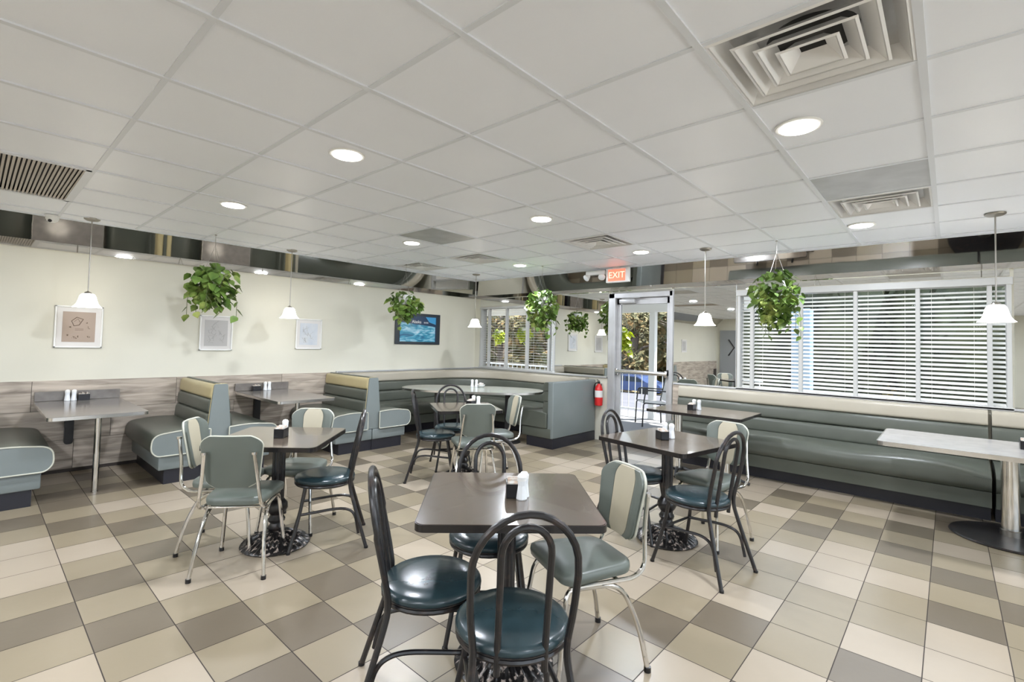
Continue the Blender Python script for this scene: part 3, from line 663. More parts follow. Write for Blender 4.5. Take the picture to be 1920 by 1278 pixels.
# left return seat (back to back with the wall booth)
tmp = thing('t', None, None, (0, 0, 0))
def shift_children(src, dst, dx, dy=0):
    for ch in list(src.children): ch.parent = dst; ch.location.x += dx; ch.location.y += dy
booth_half(tmp, 1, y_seat=6.10); shift_children(tmp, ct, 3.515)
for ch in list(ct.children):
    if ch.name.startswith('back_roll') and ch.location.x > 3 and ch.data.materials[0] == M['gold_vinyl']: ch.data.materials[0] = M['cream_vinyl']
# right return: end panel across the aisle, seat facing the left wall
mb = MB(); mb.box((5.30, 3.985, .135), (6.365, 4.085, .905), .018, 3); mb.build('end_panel', M['sage_cool_lit'], ct)
mb = MB(); mb.box((5.315, 3.992, 0), (6.365, 4.45, .134)); mb.build('plinth', M['base_dark'], ct, smooth=0)
mb = MB(); prof = rr_profile([(4.085, .275), (4.56, .275), (4.61, .33), (4.60, .465), (4.35, .50), (4.085, .48)], [.01, .03, .05, .08, .1, .01], 6)
soft_extrude(mb, prof, 'x', 5.27, 5.80, .006, .012); rs = mb.build('seat', M['sage'], ct, smooth=40)
mb = MB(); mb.box((5.295, 4.02, .136), (5.80, 4.53, .272), .012, 2); mb.build('skirt', M['sage'], ct)
for z0, z1 in ((.775, .90), (.635, .78), (.475, .64)):
    mb = MB(); soft_extrude(mb, rr_profile([(4.07, z0 + .002), (4.175, z0 + .002), (4.165, z1 - .002), (4.07, z1 - .002)], [.004, .035, .04, .004], 5), 'x', 5.305, 6.25, .008, .02); mb.build('back_roll', M['sage'], ct, smooth=50)
bpy.data.objects.remove(tmp)

# long wall bench under the wide window
def wall_bench(y0, y1, label, seed):
    t = thing('wall_bench', label, 'bench', (0, 0, 0), 0, 'sage benches under the wide window'); rnd = random.Random(seed); ph = rnd.uniform(0, 6)
    N = 26; P = [((WX - .03, y0 + (y1 - y0) * k / N), (-1, 0)) for k in range(N + 1)]
    def wave(u, d, z):
        if z < .40 or d < .15: return 0
        return (-.030 * math.exp(-((u - .0) / .07) ** 2) - .030 * math.exp(-((u - 1) / .05) ** 2) + .016 * math.sin(u * 15 + ph)) * min(1, (d - .15) * 3)
    bench_parts(t, P, .585, wave=wave); return t
wall_bench(2.665, -.262, 'long sage bench with cream top roll under the wide window', 3); wall_bench(-.288, -3.0, 'sage bench with cream top roll cut off by the right edge', 5)

# ------------------------------------------------------------------ tables
def rounded_rect(hx, hy, r, n=6):
    P = []
    for cx_, cy_, a0 in ((hx - r, hy - r, 0), (-hx + r, hy - r, 90), (-hx + r, -hy + r, 180), (hx - r, -hy + r, 270)):
        for k in range(n + 1): a = math.radians(a0 + 90 * k / n); P.append((cx_ + r * math.cos(a), cy_ + r * math.sin(a)))
    return P
def slab(t, P, z, th, m_top, m_edge, name='tabletop'):
    mb = MB(); mb.prism(P, 'z', z - th, z - .0015); sc = .988
    top = mb.build(name, m_edge, t, smooth=50)
    mb = MB(); mb.prism([(x * sc, y * sc) for x, y in P], 'z', z - .0014, z); mb.build('laminate_surface', m_top, top, smooth=0)
    return top
def edge_tube(P, z, r, m, parent, name='edge_trim'):
    mb = MB(); mb.tube([(x, y, z) for x, y in P], r, 6, closed=True); return mb.build(name, m, parent)
def cafe_table(x, y, rz, size, label, z=.738, r=.04):
    t = thing('pedestal_table', label, 'table', (x, y, 0), rz, 'square black pedestal tables'); h = size / 2
    P = rounded_rect(h, h, r); slab(t, P, z, .030, M['walnut'], M['walnut_edge']); 
    mb = MB(); mb.lathe([(.042, .30), (.042, z - .05)], n=48, flute=.12, fn=12); mb.lathe([(.09, z - .045), (.09, z - .031)], n=20); mb.build('column', M['black_metal'], t)
    mb = MB(); mb.lathe([(.034, .095), (.050, .105), (.056, .12), (.044, .135), (.040, .15), (.052, .16), (.056, .175), (.046, .19), (.040, .205), (.058, .225), (.070, .25), (.066, .28), (.050, .30), (.044, .31)], n=28); mb.build('column_urn', M['black_metal'], t)
    mb = MB(); n = 96; prof = [(.215, .0), (.222, .010), (.212, .022), (.18, .038), (.14, .055), (.10, .075), (.065, .09), (.05, .10)]
    rings = []
    for ri, (rad, zz) in enumerate(prof):
        ring = []
        for k in range(n):
            a = 2 * PI * k / n; b_ = math.sin(a * 32) * (.006 if 2 <= ri <= 5 else .001)
            ring.append(mb.bm.verts.new((rad * math.cos(a), rad * math.sin(a), max(0, zz + b_))))
        rings.append(ring)
    for A, B_ in zip(rings, rings[1:]):
        for k in range(n): mb._f([A[k], A[(k + 1) % n], B_[(k + 1) % n], B_[k]])
    mb._f(rings[0][::-1]); mb._f(rings[-1]); mb.build('base', M['cast'], t, smooth=60)
    return t
Q = PI / 4
cafe_table(1.668, 1.500, Q, .745, 'dark square pedestal table nearest the camera'); cafe_table(1.470, 3.47, Q, .72, 'dark square pedestal table with reflective top before the wall booths', r=.05)
cafe_table(3.55, 3.84, math.radians(-31), .67, 'dark square pedestal table in front of the corner booth'); cafe_table(3.53, 1.575, math.radians(-10), .745, 'dark square pedestal table before the long bench')

# table against the bench near the door
t = thing('bench_table', 'long dark rectangular table on two chrome columns beside the door', 'table', (5.40, 2.01, 0)); slab(t, rounded_rect(.355, .50, .02), .738, .028, M['walnut'], M['walnut_edge'])
for yy in (.29, -.23):
    mb = MB(); mb.lathe([(.052, .075), (.052, .70)], n=64, flute=.06, fn=16); cl = mb.build('column', M['chrome'], t, loc=(.02, yy, 0))
    mb = MB()
    for k in range(4):
        a = k * PI / 2 + .3; mb.tube(smooth_path([(.03 * math.cos(a), .03 * math.sin(a), .07), (.12 * math.cos(a), .12 * math.sin(a), .055), (.24 * math.cos(a), .24 * math.sin(a), .018)], .05), [.022] * 3 + [.018] * 3 + [.014] * 2, 8)
    mb.lathe([(.07, .05), (.07, .078)], n=20); mb.build('base', M['black'], t, loc=(.02, yy, 0))
    mb = MB(); mb.lathe([(.10, .69), (.10, .709)], n=20); mb.build('top_plate', M['black'], t, loc=(.02, yy, 0))
# pale table at right
t = thing('bench_table', 'long pale laminate table on a chrome column and round base at right', 'table', (5.20, -.36, 0))
P = rounded_rect(.43, .79, .045); slab(t, P, .740, .034, M['pale_lam'], M['edge_metal'])
mb = MB(); mb.lathe([(.056, .03), (.056, .70)], n=40); mb.build('column', M['chrome'], t, loc=(.27, .01, 0)); mb = MB(); mb.lathe([(.062, .03), (.062, .075), (.057, .08)], n=32); mb.build('collar', M['nickel'], t, loc=(.27, .01, 0))
mb = MB(); mb.lathe([(.355, 0), (.365, .008), (.355, .018), (.20, .026), (.07, .032)], n=56); mb.build('base', M['black_metal'], t, loc=(.27, .01, 0))
mb = MB(); mb.lathe([(.12, .69), (.12, .705)], n=20); mb.build('top_plate', M['black'], t, loc=(.27, .01, 0))

def wall_table(x, label):
    t = thing('wall_table', label, 'table', (x, 0, 0), 0, 'grey wall mounted booth tables')
    y0, y1 = 5.36, 6.655; P = rounded_rect(.335, (y1 - y0) / 2, .045); cy_ = (y0 + y1) / 2
    mb = MB(); mb.prism([(a, b + cy_) for a, b in P], 'z', .700, .7285); top = mb.build('tabletop', M['edge_metal'], t, smooth=50)
    mb = MB(); mb.prism([(a * .985, b * .99 + cy_) for a, b in P], 'z', .7286, .730); mb.build('laminate_surface', M['grey_lam'], top, smooth=0)
    mb = MB(); mb.box((-.33, y1 - .004, .731), (.33, y1 + .018, .825), .002, 1); mb.build('backsplash', M['grey_lam'], t)
    mb = MB(); mb.tube([(.03, 5.70, .004), (.03, 5.70, .70)], .024, 20); mb.lathe([(.028, 0), (.028, .01)], c=(.03, 5.70, 0), n=20); mb.build('leg', M['chrome'], t)
    mb = MB(); mb.prism(rr_profile([(-.10, .29), (-.03, .29), (-.03, .70), (-.10, .70)], [.03, .03, .001, .001]), 'y', 6.62, 6.672); mb.box((-.075, 6.0, .672), (-.03, 6.66, .699)); mb.build('bracket', M['black'], t)
    return t
wall_table(.77, 'grey laminate wall table with metal edge at far left'); wall_table(2.57, 'grey laminate wall table with metal edge between the sage booths')

# oval corner table
t = thing('oval_corner_table', 'large pale oval table inside the curved corner booth', 'table', (4.93, 5.18, 0), math.radians(-53.5))
P = []
for k in range(48):
    a = 2 * PI * k / 48; c_, s_ = math.cos(a), math.sin(a)
    P.append((1.03 * math.copysign(abs(c_) ** .75, c_), .47 * math.copysign(abs(s_) ** .75, s_)))
slab(t, P, .745, .03, M['stone_lam'], M['edge_metal'])
for xx in (-.52, .0, .52):
    mb = MB(); mb.box((xx - .035, -.035, .03), (xx + .035, .035, .715), .004, 1); mb.build('leg', M['black'], t); mb = MB(); mb.lathe([(.20, 0), (.20, .012), (.05, .03)], c=(xx, 0, 0), n=32); mb.build('base', M['black'], t)

# ------------------------------------------------------------------ chairs
def arc_hoop(hw, z_s, z_top, x_s, x_t, n=12):
    """inverted U in the y-z plane leaning back from x_s to x_t"""
    pts = []; zr = z_top - hw * 1.12
    for k in range(n + 1):
        a = PI * k / n; y_ = hw * math.cos(a); z_ = zr + hw * 1.12 * math.sin(a); f = (z_ - z_s) / (z_top - z_s); pts.append((x_s + (x_t - x_s) * f, y_, z_))
    return pts
def make_bistro():
    t = thing('bistro_chair', 'x', 'chair')
    mb = MB(); mb.lathe([(.17, .425), (.196, .432), (.203, .446), (.200, .458), (.185, .470), (.12, .478), (.01, .480)], n=40); st = mb.build('seat', M['teal'], t, smooth=60)
    mb = MB(); mb.tube([(.190 * math.cos(a), .190 * math.sin(a), .420) for a in [2 * PI * k / 36 for k in range(36)]], .011, 8, closed=True); mb.tube([(.1985 * math.cos(a), .1985 * math.sin(a), .436) for a in [2 * PI * k / 36 for k in range(36)]], .004, 6, closed=True); mb.build('seat_ring', M['black_metal'], t)
    hoop = arc_hoop(.172, .43, .905, -.155, -.255, 14)
    left = smooth_path([(-.285, .215, .005), (-.195, .170, .30), (-.160, .150, .43), (-.185, .168, .56), (hoop[0][0], hoop[0][1], hoop[0][2] - .02)], .09, 5)
    mb = MB(); mb.tube([tuple(p) for p in left] + hoop + [(p.x, -p.y, p.z) for p in reversed(left)], .0122, 10); mb.build('outer_hoop', M['black_metal'], t)
    h2 = arc_hoop(.080, .43, .862, -.165, -.243, 12)
    mb = MB(); mb.tube([(-.172, .078, .375), (-.176, .078, .45)] + h2 + [(-.176, -.078, .45), (-.172, -.078, .375)], .0115, 10); mb.build('inner_hoop', M['black_metal'], t)
    for s in (1, -1):
        mb = MB(); mb.tube(smooth_path([(.120, s * .135, .418), (.150, s * .158, .22), (.205, s * .195, .006)], .12, 4), .0115, 10); mb.build('leg', M['black_metal'], t)
        mb = MB(); mb.tube(smooth_path([(.150, s * .150, .235), (-.12, s * .150, .265), (-.205, s * .168, .235), (-.232, s * .178, .09)], .09, 6), .0095, 8); mb.build('brace', M['black_metal'], t)
        for fx in ((.205, s * .195), (-.285, s * .215)):
            mb = MB(); mb.lathe([(.014, 0), (.014, .014)], c=(fx[0], fx[1], 0), n=12); mb.build('foot_glide', M['black'], t)
    mb = MB(); mb.tube(smooth_path([(.152, .150, .235), (.152, -.150, .235)], .02), .0085, 8); mb.build('brace', M['black_metal'], t)
    return t
def make_diner():
    t = thing('diner_chair', 'x', 'chair')
    # seat: rounded trapezoid, wider at the front
    P = rr_profile([(-.185, -.165), (.195, -.205), (.195, .205), (-.185, .165)], [.09, .07, .07, .09], 6)
    mb = MB(); c = (sum(p[0] for p in P) / len(P), 0); lv = [(.418, .93), (.422, .985), (.440, 1.0), (.458, .985), (.468, .90), (.475, .55), (.477, .08)]; rings = []
    for z, f in lv: rings.append([mb.bm.verts.new((c[0] + (p[0] - c[0]) * f, p[1] * f, z)) for p in P])
    for A, B_ in zip(rings, rings[1:]):
        for k in range(len(P)): mb._f([A[k], A[(k + 1) % len(P)], B_[(k + 1) % len(P)], B_[k]])
    mb._f(rings[0][::-1]); mb._f(rings[-1]); st = mb.build('seat', M['sage_cool_lit2'], t, smooth=60)
    # curved padded back
    def outline(v):   # half width at height v in 0..1, softly rounded
        w_ = .140 + .036 * v
        if v > .78: w_ -= .065 * ((v - .78) / .22) ** 2.4
        if v < .14: w_ -= .05 * ((.14 - v) / .14) ** 2
        return w_
    def back(mb, u0, u1, xo, th, nu=10, nv=14, puff=.006):
        z0, z1 = .535, .842
        def S(side):
            def f(a, b):
                y = (u0 + (u1 - u0) * a) * outline(b) / .2; z = z0 + (z1 - z0) * b
                x = -.205 - (z - z0) * .20 + 1.15 * y * y
                pf = puff * (1 - abs(2 * a - 1) ** 4) * (1 - abs(2 * b - 1) ** 6)
                return (x + side * (th / 2 + pf) + xo, y, z)
            return f
        A = mb.grid(S(1), nu, nv); B_ = mb.grid(S(-1), nu, nv)
        for i in range(nu): mb._f([A[i][0], A[i + 1][0], B_[i + 1][0], B_[i][0]]); mb._f([A[i][nv], A[i + 1][nv], B_[i + 1][nv], B_[i][nv]])
        for j in range(nv): mb._f([A[0][j], A[0][j + 1], B_[0][j + 1], B_[0][j]]); mb._f([A[nu][j], A[nu][j + 1], B_[nu][j + 1], B_[nu][j]])
    mb = MB(); back(mb, -.2, .2, 0, .020, 20, 16, .004); bk = mb.build('backrest', M['sage_cool_lit2'], t, smooth=60)
    mb = MB(); back(mb, -.095, .095, .0125, .012, 8, 16, .003); mb.build('center_panel', M['chair_cream'], bk, smooth=60)
    for s in (1, -1):
        mb = MB(); back(mb, s * .099, s * .197, .0125, .012, 6, 16, .005); mb.build('side_panel', M['sage_cool_lit2'], bk, smooth=60)
    mb = MB(); pts = []
    z0, z1 = .535, .842
    for k in range(33):
        b = k / 32; y = outline(b); z = z0 + (z1 - z0) * b; pts.append((-.205 - (z - z0) * .20 + 1.15 * y * y, y, z))
    top = []
    for k in range(1, 10):
        y = outline(1) * (1 - 2 * k / 10); top.append((-.205 - (z1 - z0) * .2 + 1.15 * y * y, y, z1 + .002))
    mb.tube(pts + top + [(p[0], -p[1], p[2]) for p in reversed(pts)], .0062, 6); mb.build('back_piping', M['pipe'], bk)
    for s in (1, -1):
        mb = MB(); mb.tube(smooth_path([(-.262, s * .135, .745), (-.235, s * .150, .60), (-.225, s * .170, .440), (-.165, s * .176, .402), (.155, s * .165, .402)], .05, 6), .0105, 10)
        mb.lathe([(.016, -.006), (.016, .008)], c=(-.262, s * .135, .745), n=12); mb.build('back_upright', M['chrome'], t)
        mb = MB(); mb.tube(smooth_path([(.05, s * .150, .398), (.165, s * .158, .395), (.195, s * .178, .20), (.215, s * .195, .010)], .06, 6), .0115, 10); mb.build('leg', M['chrome'], t)
        mb = MB(); mb.tube(smooth_path([(.10, s * .150, .385), (-.10, s * .165, .385), (-.185, s * .185, .20), (-.222, s * .203, .010)], .17, 8), .0115, 10); mb.build('leg', M['chrome'], t)
        for fx in ((.215, s * .195), (-.222, s * .203)):
            mb = MB(); mb.lathe([(.015, 0), (.015, .022)], c=(fx[0], fx[1], 0), n=12); mb.build('foot_cap', M['black'], t)
    mb = MB(); mb.tube([(.12, .152, .395), (.12, -.152, .395)], .009, 8); mb.tube([(-.10, .16, .388), (-.10, -.16, .388)], .009, 8); mb.build('seat_frame', M['chrome'], t)
    return t
M['sage_cool_lit2'] = noise_mat('chair_grey_green_vinyl', [(.3, (.110, .128, .110)), (.7, (.132, .150, .130))], ns=4, rough=.36, bump=.03, bscale=20)
M['chair_cream'] = noise_mat('chair_cream_vinyl', [(.3, (.42, .375, .27)), (.7, (.46, .415, .31))], ns=4, rough=.38)
bistro0, diner0 = make_bistro(), make_diner(); used = {id(bistro0): False, id(diner0): False}
def place(src, x, y, face, label, group):
    o = src if not used[id(src)] else copy_tree(src); used[id(src)] = True
    o.location = (x, y, 0); o.rotation_euler = (0, 0, math.atan2(face[1], face[0])); o['label'] = label; o['group'] = group; return o
GB, GD = 'black bistro chairs around the pedestal tables', 'chrome diner chairs around the pedestal tables'
CH = [(bistro0, 1.330, 1.160, (.62, .78), 'black double-hoop chair nearest the camera with its back turned to us'),
      (bistro0, 1.31, 1.585, (.80, -.60), 'black double-hoop chair seen from the side, left of the nearest table'),
      (bistro0, 1.815, 1.755, (-.70, -.71), 'black double-hoop chair on the far side of the nearest table'),
      (diner0, 1.945, 1.275, (-.90, .44), 'chrome diner chair with cream stripe, right of the nearest table'),
      (diner0, 1.195, 3.315, (.62, .78), 'chrome diner chair with its plain green back toward us, at the left table'),
      (diner0, 1.24, 3.735, (.80, -.60), 'chrome diner chair at the left corner of the left table, nearest the wall booths'),
      (diner0, 1.73, 3.72, (-.75, -.66), 'chrome diner chair with cream stripe on the far side of the left table'),
      (bistro0, 1.73, 3.31, (-.90, .50), 'black double-hoop chair on the right of the left table'),
      (bistro0, 3.31, 4.015, (.62, -.55), 'black double-hoop chair on the left of the table before the corner booth'),
      (bistro0, 3.72, 4.22, (-.55, -.82), 'black double-hoop chair on the far side of the table before the corner booth'),
      (diner0, 3.357, 3.50, (.55, .82), 'chrome diner chair with its plain back toward us at the table before the corner booth'),
      (diner0, 3.83, 3.66, (-.88, .48), 'chrome diner chair seen side-on at the right of the table before the corner booth'),
      (bistro0, 3.50, 1.80, (.06, -1), 'black double-hoop chair at the far left of the table before the long bench'),
      (bistro0, 3.26, 1.245, (.16, .98), 'black double-hoop chair with its back to us at the table before the long bench'),
      (diner0, 3.79, 1.35, (-.96, .22), 'chrome diner chair with cream stripe between the table and the long bench')]
for src, x, y, fc, lb in CH: place(src, x, y, fc, lb, GB if src is bistro0 else GD)

# ------------------------------------------------------------------ condiments
def make_caddy():
    t = thing('sugar_caddy', 'x', 'sugar caddy'); mb = MB()
    for a, b in (((-.045, -.032, 0), (.045, .032, .004)), ((-.045, -.032, 0), (-.042, .032, .062)), ((.042, -.032, 0), (.045, .032, .062)), ((-.045, -.032, 0), (.045, -.029, .062)), ((-.045, .029, 0), (.045, .032, .062))): mb.box(a, b)
    mb.build('holder', M['black'], t, smooth=0); rnd = random.Random(4); mb = MB()
    for k in range(11):
        x = -.037 + k * .0072; mb.box((x, -.026, .006), (x + .004, .026, .068 + rnd.uniform(0, .012)), mtx=Matrix.Rotation(rnd.uniform(-.08, .08), 4, 'Y'))
    mb.build('sugar_packets', M['packet'], t, smooth=0); return t
def make_shaker():
    t = thing('salt_shaker', 'x', 'shaker'); mb = MB(); mb.lathe([(.023, 0), (.025, .004), (.018, .060), (.020, .082)], n=10); mb.build('jar', M['glass_jar'], t, smooth=0)
    mb = MB(); mb.lathe([(.020, .082), (.021, .098), (.014, .109), (.003, .112)], n=18); mb.build('lid', M['white'], t); return t
cad0, shk0 = make_caddy(), make_shaker(); used[id(cad0)] = used[id(shk0)] = False
def put(src, x, y, z, rz, label, group):
    o = src if not used[id(src)] else copy_tree(src); used[id(src)] = True
    o.location = (x, y, z); o.rotation_euler = (0, 0, rz); o['label'] = label; o['group'] = group
CS = [((1.675, 1.475), .7385, Q, 'on the table nearest the camera', [((1.665, 1.415), 'in front of the black caddy'), ((1.700, 1.432), 'half hidden behind the other shaker')]),
      ((1.46, 3.43), .7385, Q, 'on the left pedestal table', [((1.505, 3.475), 'behind the caddy')]),
      ((3.60, 3.80), .7385, .2, 'on the table before the corner booth', [((3.665, 3.83), 'left of the pair'), ((3.655, 3.745), 'right of the pair')]),
      ((3.49, 1.60), .7385, .9, 'on the table before the long bench', [((3.60, 1.63), 'behind the caddy'), ((3.575, 1.565), 'right of the caddy')]),
      ((5.36, 2.12), .7385, 0, 'on the dark table beside the door', [((5.44, 2.125), 'left of the pair'), ((5.43, 2.065), 'right of the pair')]),
      ((5.26, -.42), .7405, 0, 'on the pale table at the right edge', []),
      ((.80, 6.60), .7305, 0, 'on the far left wall table', [((.675, 6.60), 'outer of the pair'), ((.725, 6.60), 'next to the caddy')]),
      ((2.47, 6.60), .7305, 0, 'on the wall table between the booths', [((2.58, 6.60), 'next to the caddy'), ((2.63, 6.60), 'outer of the pair')])]
for (cx_, cy_), z, rz, where, sh in CS:
    put(cad0, cx_, cy_, z, rz, 'black sugar packet caddy ' + where, 'black sugar caddies')
    for (sx, sy), wh in sh: put(shk0, sx, sy, z, rz, 'clear and white shaker %s %s' % (where, wh), 'table shakers')
# oval table: napkin pile with two shakers
ox, oy = 5.20, 5.28
t = thing('creamer_dish', 'pale creamer dish heaped with packets on the oval corner table', 'dish', (ox, oy, .7455)); mb = MB(); mb.lathe([(.035, 0), (.050, .01), (.062, .035), (.058, .037), (.046, .014)], n=20); mb.build('bowl', M['white'], t)
mb = MB(); rnd = random.Random(8)
for k in range(12): mb.box((-.02, -.013, 0), (.02, .013, .006), mtx=Matrix.Translation((rnd.uniform(-.025, .025), rnd.uniform(-.025, .025), .028 + rnd.uniform(0, .03))) @ Matrix.Rotation(rnd.uniform(0, 6), 4, 'Z') @ Matrix.Rotation(rnd.uniform(-.6, .6), 4, 'X'))
mb.build('packets', M['packet'], t, smooth=0)
put(shk0, ox - .09, oy + .10, .7455, 0, 'white shaker farther left on the oval corner table', 'table shakers'); put(shk0, ox - .05, oy + .05, .7455, 0, 'white shaker next to the creamer dish on the oval corner table', 'table shakers')

# ------------------------------------------------------------------ outdoors
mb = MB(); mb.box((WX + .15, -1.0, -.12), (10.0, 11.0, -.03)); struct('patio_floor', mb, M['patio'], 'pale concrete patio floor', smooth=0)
mb = MB(); mb.prism([(-30, -.30), (10.3, -.16), (31, -1.75), (70, -1.9), (70, -3), (-30, -3)], 'y', -40, 50); struct('ground', mb, M['grass'], 'leaf-strewn ground around the building', smooth=0)
mb = MB(); mb.prism([(10.3, -.15), (28.5, -1.55), (28.5, -1.6), (10.3, -.2)], 'y', -12, 40); struct('parking_lot', mb, M['asphalt'], 'pale parking lot beyond the patio', smooth=0)
mb = MB(); mb.box((XMIN - 2, YMIN - 4.5, -.2), (WX + .5, YMIN - .15, -.06)); struct('side_reflector', mb, M['reflector'], 'added light-bouncing walkway outside the windows behind the camera', smooth=0)  # unseen pale slab, added to bounce sun through the windows onto the ceiling
mb = MB(); mb.box((WX + .15, 2.35, 2.42), (9.72, 11, 2.52)); mb.box((9.1, 2.35, 2.12), (9.25, 11, 2.42)); struct('porch_roof', mb, M['white_post'], 'white porch roof over the patio', smooth=0)
mb = MB(); mb.box((WX + .15, -4.0, 2.40), (6.86, 2.34, 2.52)); struct('eave', mb, M['white_post'], 'white roof eave above the wide window', smooth=0)
for yy in (4.43, 6.9, 9.4):
    mb = MB(); mb.box((9.12, yy - .06, -.03), (9.24, yy + .06, 2.12), .004, 1); tag(mb.build('porch_post', M['white_post']), {4.43: 'white square porch post seen through the door glass', 6.9: 'white porch post seen through the left part of the corner window', 9.4: 'white porch post farthest along the patio'}[yy], 'post', 'white porch posts')
mb = MB(); mb.box((8.3, 1.53, -.03), (8.55, 1.78, 2.05), .01, 1); mb.box((8.22, 1.45, -.03), (8.63, 1.86, .1), .01, 1); tag(mb.build('pale_blue_post', M['blue_post']), 'pale blue square post seen through the wide window blinds', 'post')
t = thing('patio_railing', 'white patio railing with thin upright balusters', 'railing', (9.18, 6.6, 0)); mb = MB(); mb.box((-.025, -4.2, .86), (.025, 4.3, .90)); mb.box((-.02, -4.2, .12), (.02, 4.3, .15)); mb.build('rails', M['white_post'], t, smooth=0)
for k in range(58):
    yy = -4.15 + k * .1475
    if abs(yy + 2.17) < .08 or abs(yy - .3) < .08 or abs(yy - 2.8) < .08: continue
    mb = MB(); mb.tube([(0, yy, -.03), (0, yy, .87)], .009, 5); mb.build('baluster', M['white_post'], t, smooth=0)
# sling patio chair
t = thing('patio_chair', 'black framed sling patio chair outside the glass door', 'chair', (8.55, 4.10, -.03), 2.3)
for s in (1, -1):
    mb = MB(); mb.tube(smooth_path([(-.22, s * .25, 0), (-.20, s * .25, .42), (-.33, s * .25, 1.0)], .08), .013, 8); mb.build('leg', M['black'], t)
    mb = MB(); mb.tube(smooth_path([(.27, s * .25, 0), (.25, s * .25, .43), (-.20, s * .25, .40)], .05), .013, 8); mb.build('leg', M['black'], t)
    mb = MB(); mb.tube(smooth_path([(.25, s * .25, .43), (.22, s * .27, .66), (-.24, s * .27, .64)], .06), .013, 8); mb.build('armrest', M['black'], t)
mb = MB(); mb.box((-.20, -.24, .415), (.24, .24, .425)); mb.build('seat', M['sling'], t, smooth=0)
mb = MB(); mb.box((-.006, -.24, .02), (.006, .24, .56), mtx=Matrix.Translation((-.21, 0, .43)) @ Matrix.Rotation(-.22, 4, 'Y')); mb.build('backrest', M['sling'], t, smooth=0)
plant(9.45, 5.25, 1.60, .17, .24, 160, 21, 'bright yellow-green hanging plant seen through the door glass', m='leaf_lime', top=2.42, leafs=.12, trail=2)
plant(9.45, 8.95, 1.62, .17, .17, 150, 22, 'bright yellow-green hanging plant at the left of the corner window', m='leaf_lime', top=2.42, leafs=.11, trail=2)
plant(8.6, 7.35, 1.65, .17, .17, 150, 23, 'green hanging plant seen through the middle of the corner window', m='leaf_lime', top=2.42, leafs=.10, trail=2)

# parked car
t = thing('parked_car', 'blue car parked beyond the patio railing', 'car', (27.5, 14.9, -1.50), PI / 2); t.scale = (1.15, 1, .8)
body = [(-2.2, .30), (-2.2, .75), (-2.05, .88), (-1.45, .95), (-.95, 1.38), (.55, 1.42), (1.2, 1.0), (2.0, .88), (2.2, .70), (2.22, .32)]
mb = MB(); mb.prism(rr_profile(body, .12, 4), 'y', -.86, .86); mb.build('body', M['blue_paint'], t, smooth=40)
for s in (1, -1):
    mb = MB(); y_ = s * .865; mb.prism([(-1.32, .98), (-.90, 1.32), (-.25, 1.35), (-.25, .98)], 'y', y_ - .006, y_ + .006); mb.prism([(-.18, .98), (-.18, 1.35), (.50, 1.36), (1.02, 1.0)], 'y', y_ - .006, y_ + .006); mb.build('side_window', M['window_tint'], t, smooth=0)
    for xx in (-1.35, 1.38):
        mb = MB(); mb.lathe([(.20, -.10), (.31, -.10), (.33, -.05), (.33, .05), (.31, .10), (.20, .10)], n=24); o = mb.build('wheel', M['tyre'], t, loc=(xx, s * .80, .33)); o.rotation_euler = (PI / 2, 0, 0)

def leaves(name, boxes, n, size, m, seed, parent=None):
    rnd = random.Random(seed); mb = MB()
    for _ in range(n):
        c, r = boxes[rnd.randrange(len(boxes))]
        while True:
            q = Vector((rnd.uniform(-1, 1), rnd.uniform(-1, 1), rnd.uniform(-1, 1)))
            if q.length < 1: break
        p = Vector(c) + Vector((q.x * r[0], q.y * r[1], q.z * r[2])); s_ = size * rnd.uniform(.6, 1.4)
        d = Vector((rnd.uniform(-1, 1), rnd.uniform(-1, 1), rnd.uniform(-1, 1))).normalized(); u = d.orthogonal().normalized()
        mb._f([mb.bm.verts.new(p + v) for v in (-d * s_, u * s_ * .45, d * s_, -u * s_ * .45)])
    return mb.build(name, M[m], parent, smooth=0, recalc=False)
TR = [(30.5, 9.5), (31.5, 13.2), (30.6, 16.4), (33.5, 19.6), (31.0, 22.6), (34.0, 26.0), (31.5, 29.5), (36.0, 15.0)]
TL = ['brown tree at the right side of the door view, rightmost of the woodland trees', 'brown tree behind the blue car, seen through the door glass', 'brown tree at the left side of the door view', 'brown tree hidden mostly by the door frame',
      'brown tree seen in the right bay of the corner window', 'brown tree seen in the middle of the corner window', 'brown tree seen in the left bay of the corner window', 'brown tree set back deeper in the woods behind the door view']
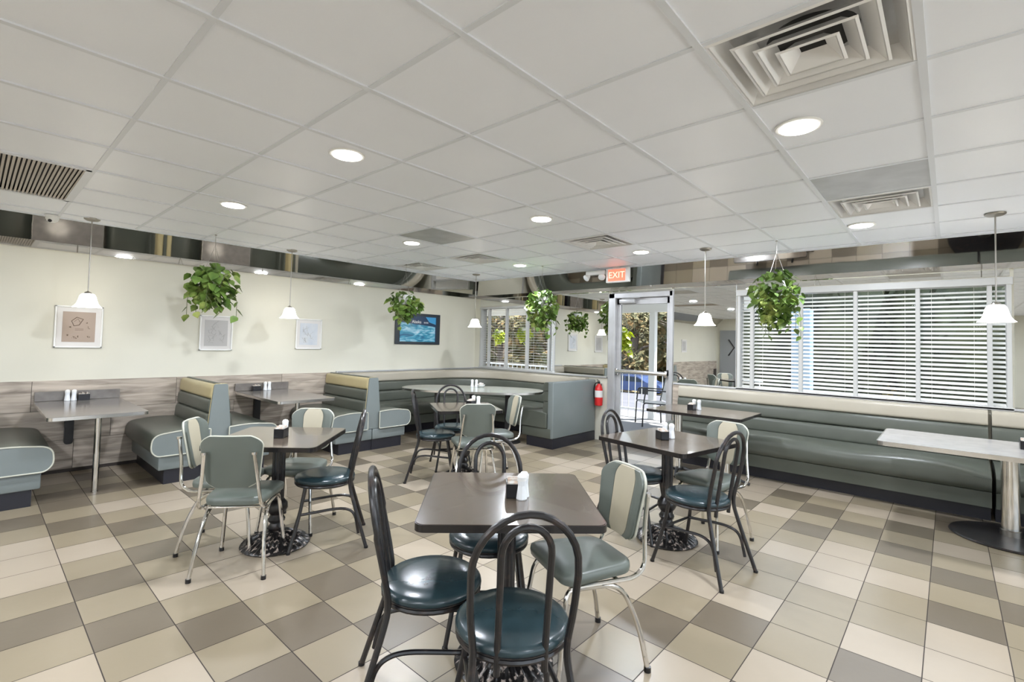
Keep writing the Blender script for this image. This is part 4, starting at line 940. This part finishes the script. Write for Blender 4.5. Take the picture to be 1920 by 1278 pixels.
for k, (x, y) in enumerate(TR):
    rnd = random.Random(50 + k); t = thing('woodland_tree', TL[k], 'tree', (x, y, -1.78), 0, 'trees beyond the parking lot')
    mb = MB(); lean = rnd.uniform(-1, 1); pts = [(lean * u * u + .1 * math.sin(u * 7), .3 * math.sin(u * 4 + k), 8.0 * u) for u in [i / 7 for i in range(8)]]; mb.tube(pts, [.38 - .22 * i / 7 for i in range(8)], 10)
    for b in range(11):
        z = rnd.uniform(1.0, 6); a = rnd.uniform(0, 6.28); L_ = rnd.uniform(1.2, 2.2); u = z / 8.0; px_ = lean * u * u
        mb.tube([(px_, 0, z), (px_ + math.cos(a) * L_ * .5, math.sin(a) * L_ * .5, z + L_ * .45), (px_ + math.cos(a) * L_, math.sin(a) * L_, z + L_ * .6)], [.14, .09, .04], 6)
    mb.build('trunk', M['bark'], t)
    leaves('foliage', [((rnd.uniform(-1.2, 1.2), rnd.uniform(-1.4, 1.4), rnd.uniform(1.5, 6.5)), (.9, 1.2, .8)) for _ in range(8)], 700, .26, 'tree_leaf', 70 + k, t)
def shrub(x, y, w_, d_, h, n, seed, label, grp, m='hedge_leaf', size=.10, z0=-.16):
    t = thing('shrub', label, 'shrub', (x, y, z0), 0, grp); rnd = random.Random(seed)
    mb = MB(); V = bmesh.ops.create_icosphere(mb.bm, subdivisions=3, radius=1)['verts']
    for v in V:
        q = v.co.copy(); f = 1 + .16 * math.sin(q.x * 7 + seed) * math.cos(q.y * 6 + q.z * 5) + rnd.uniform(-.05, .05); v.co = Vector((q.x * d_ * .85 * f, q.y * w_ * .9 * f, h * .5 + q.z * h * .46 * f))
    mb.build('inner_mass', M[m], t); leaves('foliage', [((0, 0, h * .5), (d_, w_, h * .52))], n, size, m, seed, t); return t
for k in range(6): shrub(12.2, -5.4 + k * 1.78, 1.12, .85, 3.9 + .3 * math.sin(k * 2), 2200, 100 + k, 'dense dark shrub behind the wide window blinds, %s counted from the right' % ('first', 'second', 'third', 'fourth', 'fifth', 'sixth')[k], 'dark shrubs behind the wide window')
for k in range(8): shrub(39, 4.0 + k * 5.1, 3.4, 1.8, 12 + math.sin(k), 2400, 130 + k, 'tall brown undergrowth at the back of the woods, %s counted from the right' % ('first', 'second', 'third', 'fourth', 'fifth', 'sixth', 'seventh', 'eighth')[k], 'undergrowth beyond the parking lot', 'tree_leaf', .34, -3.2)
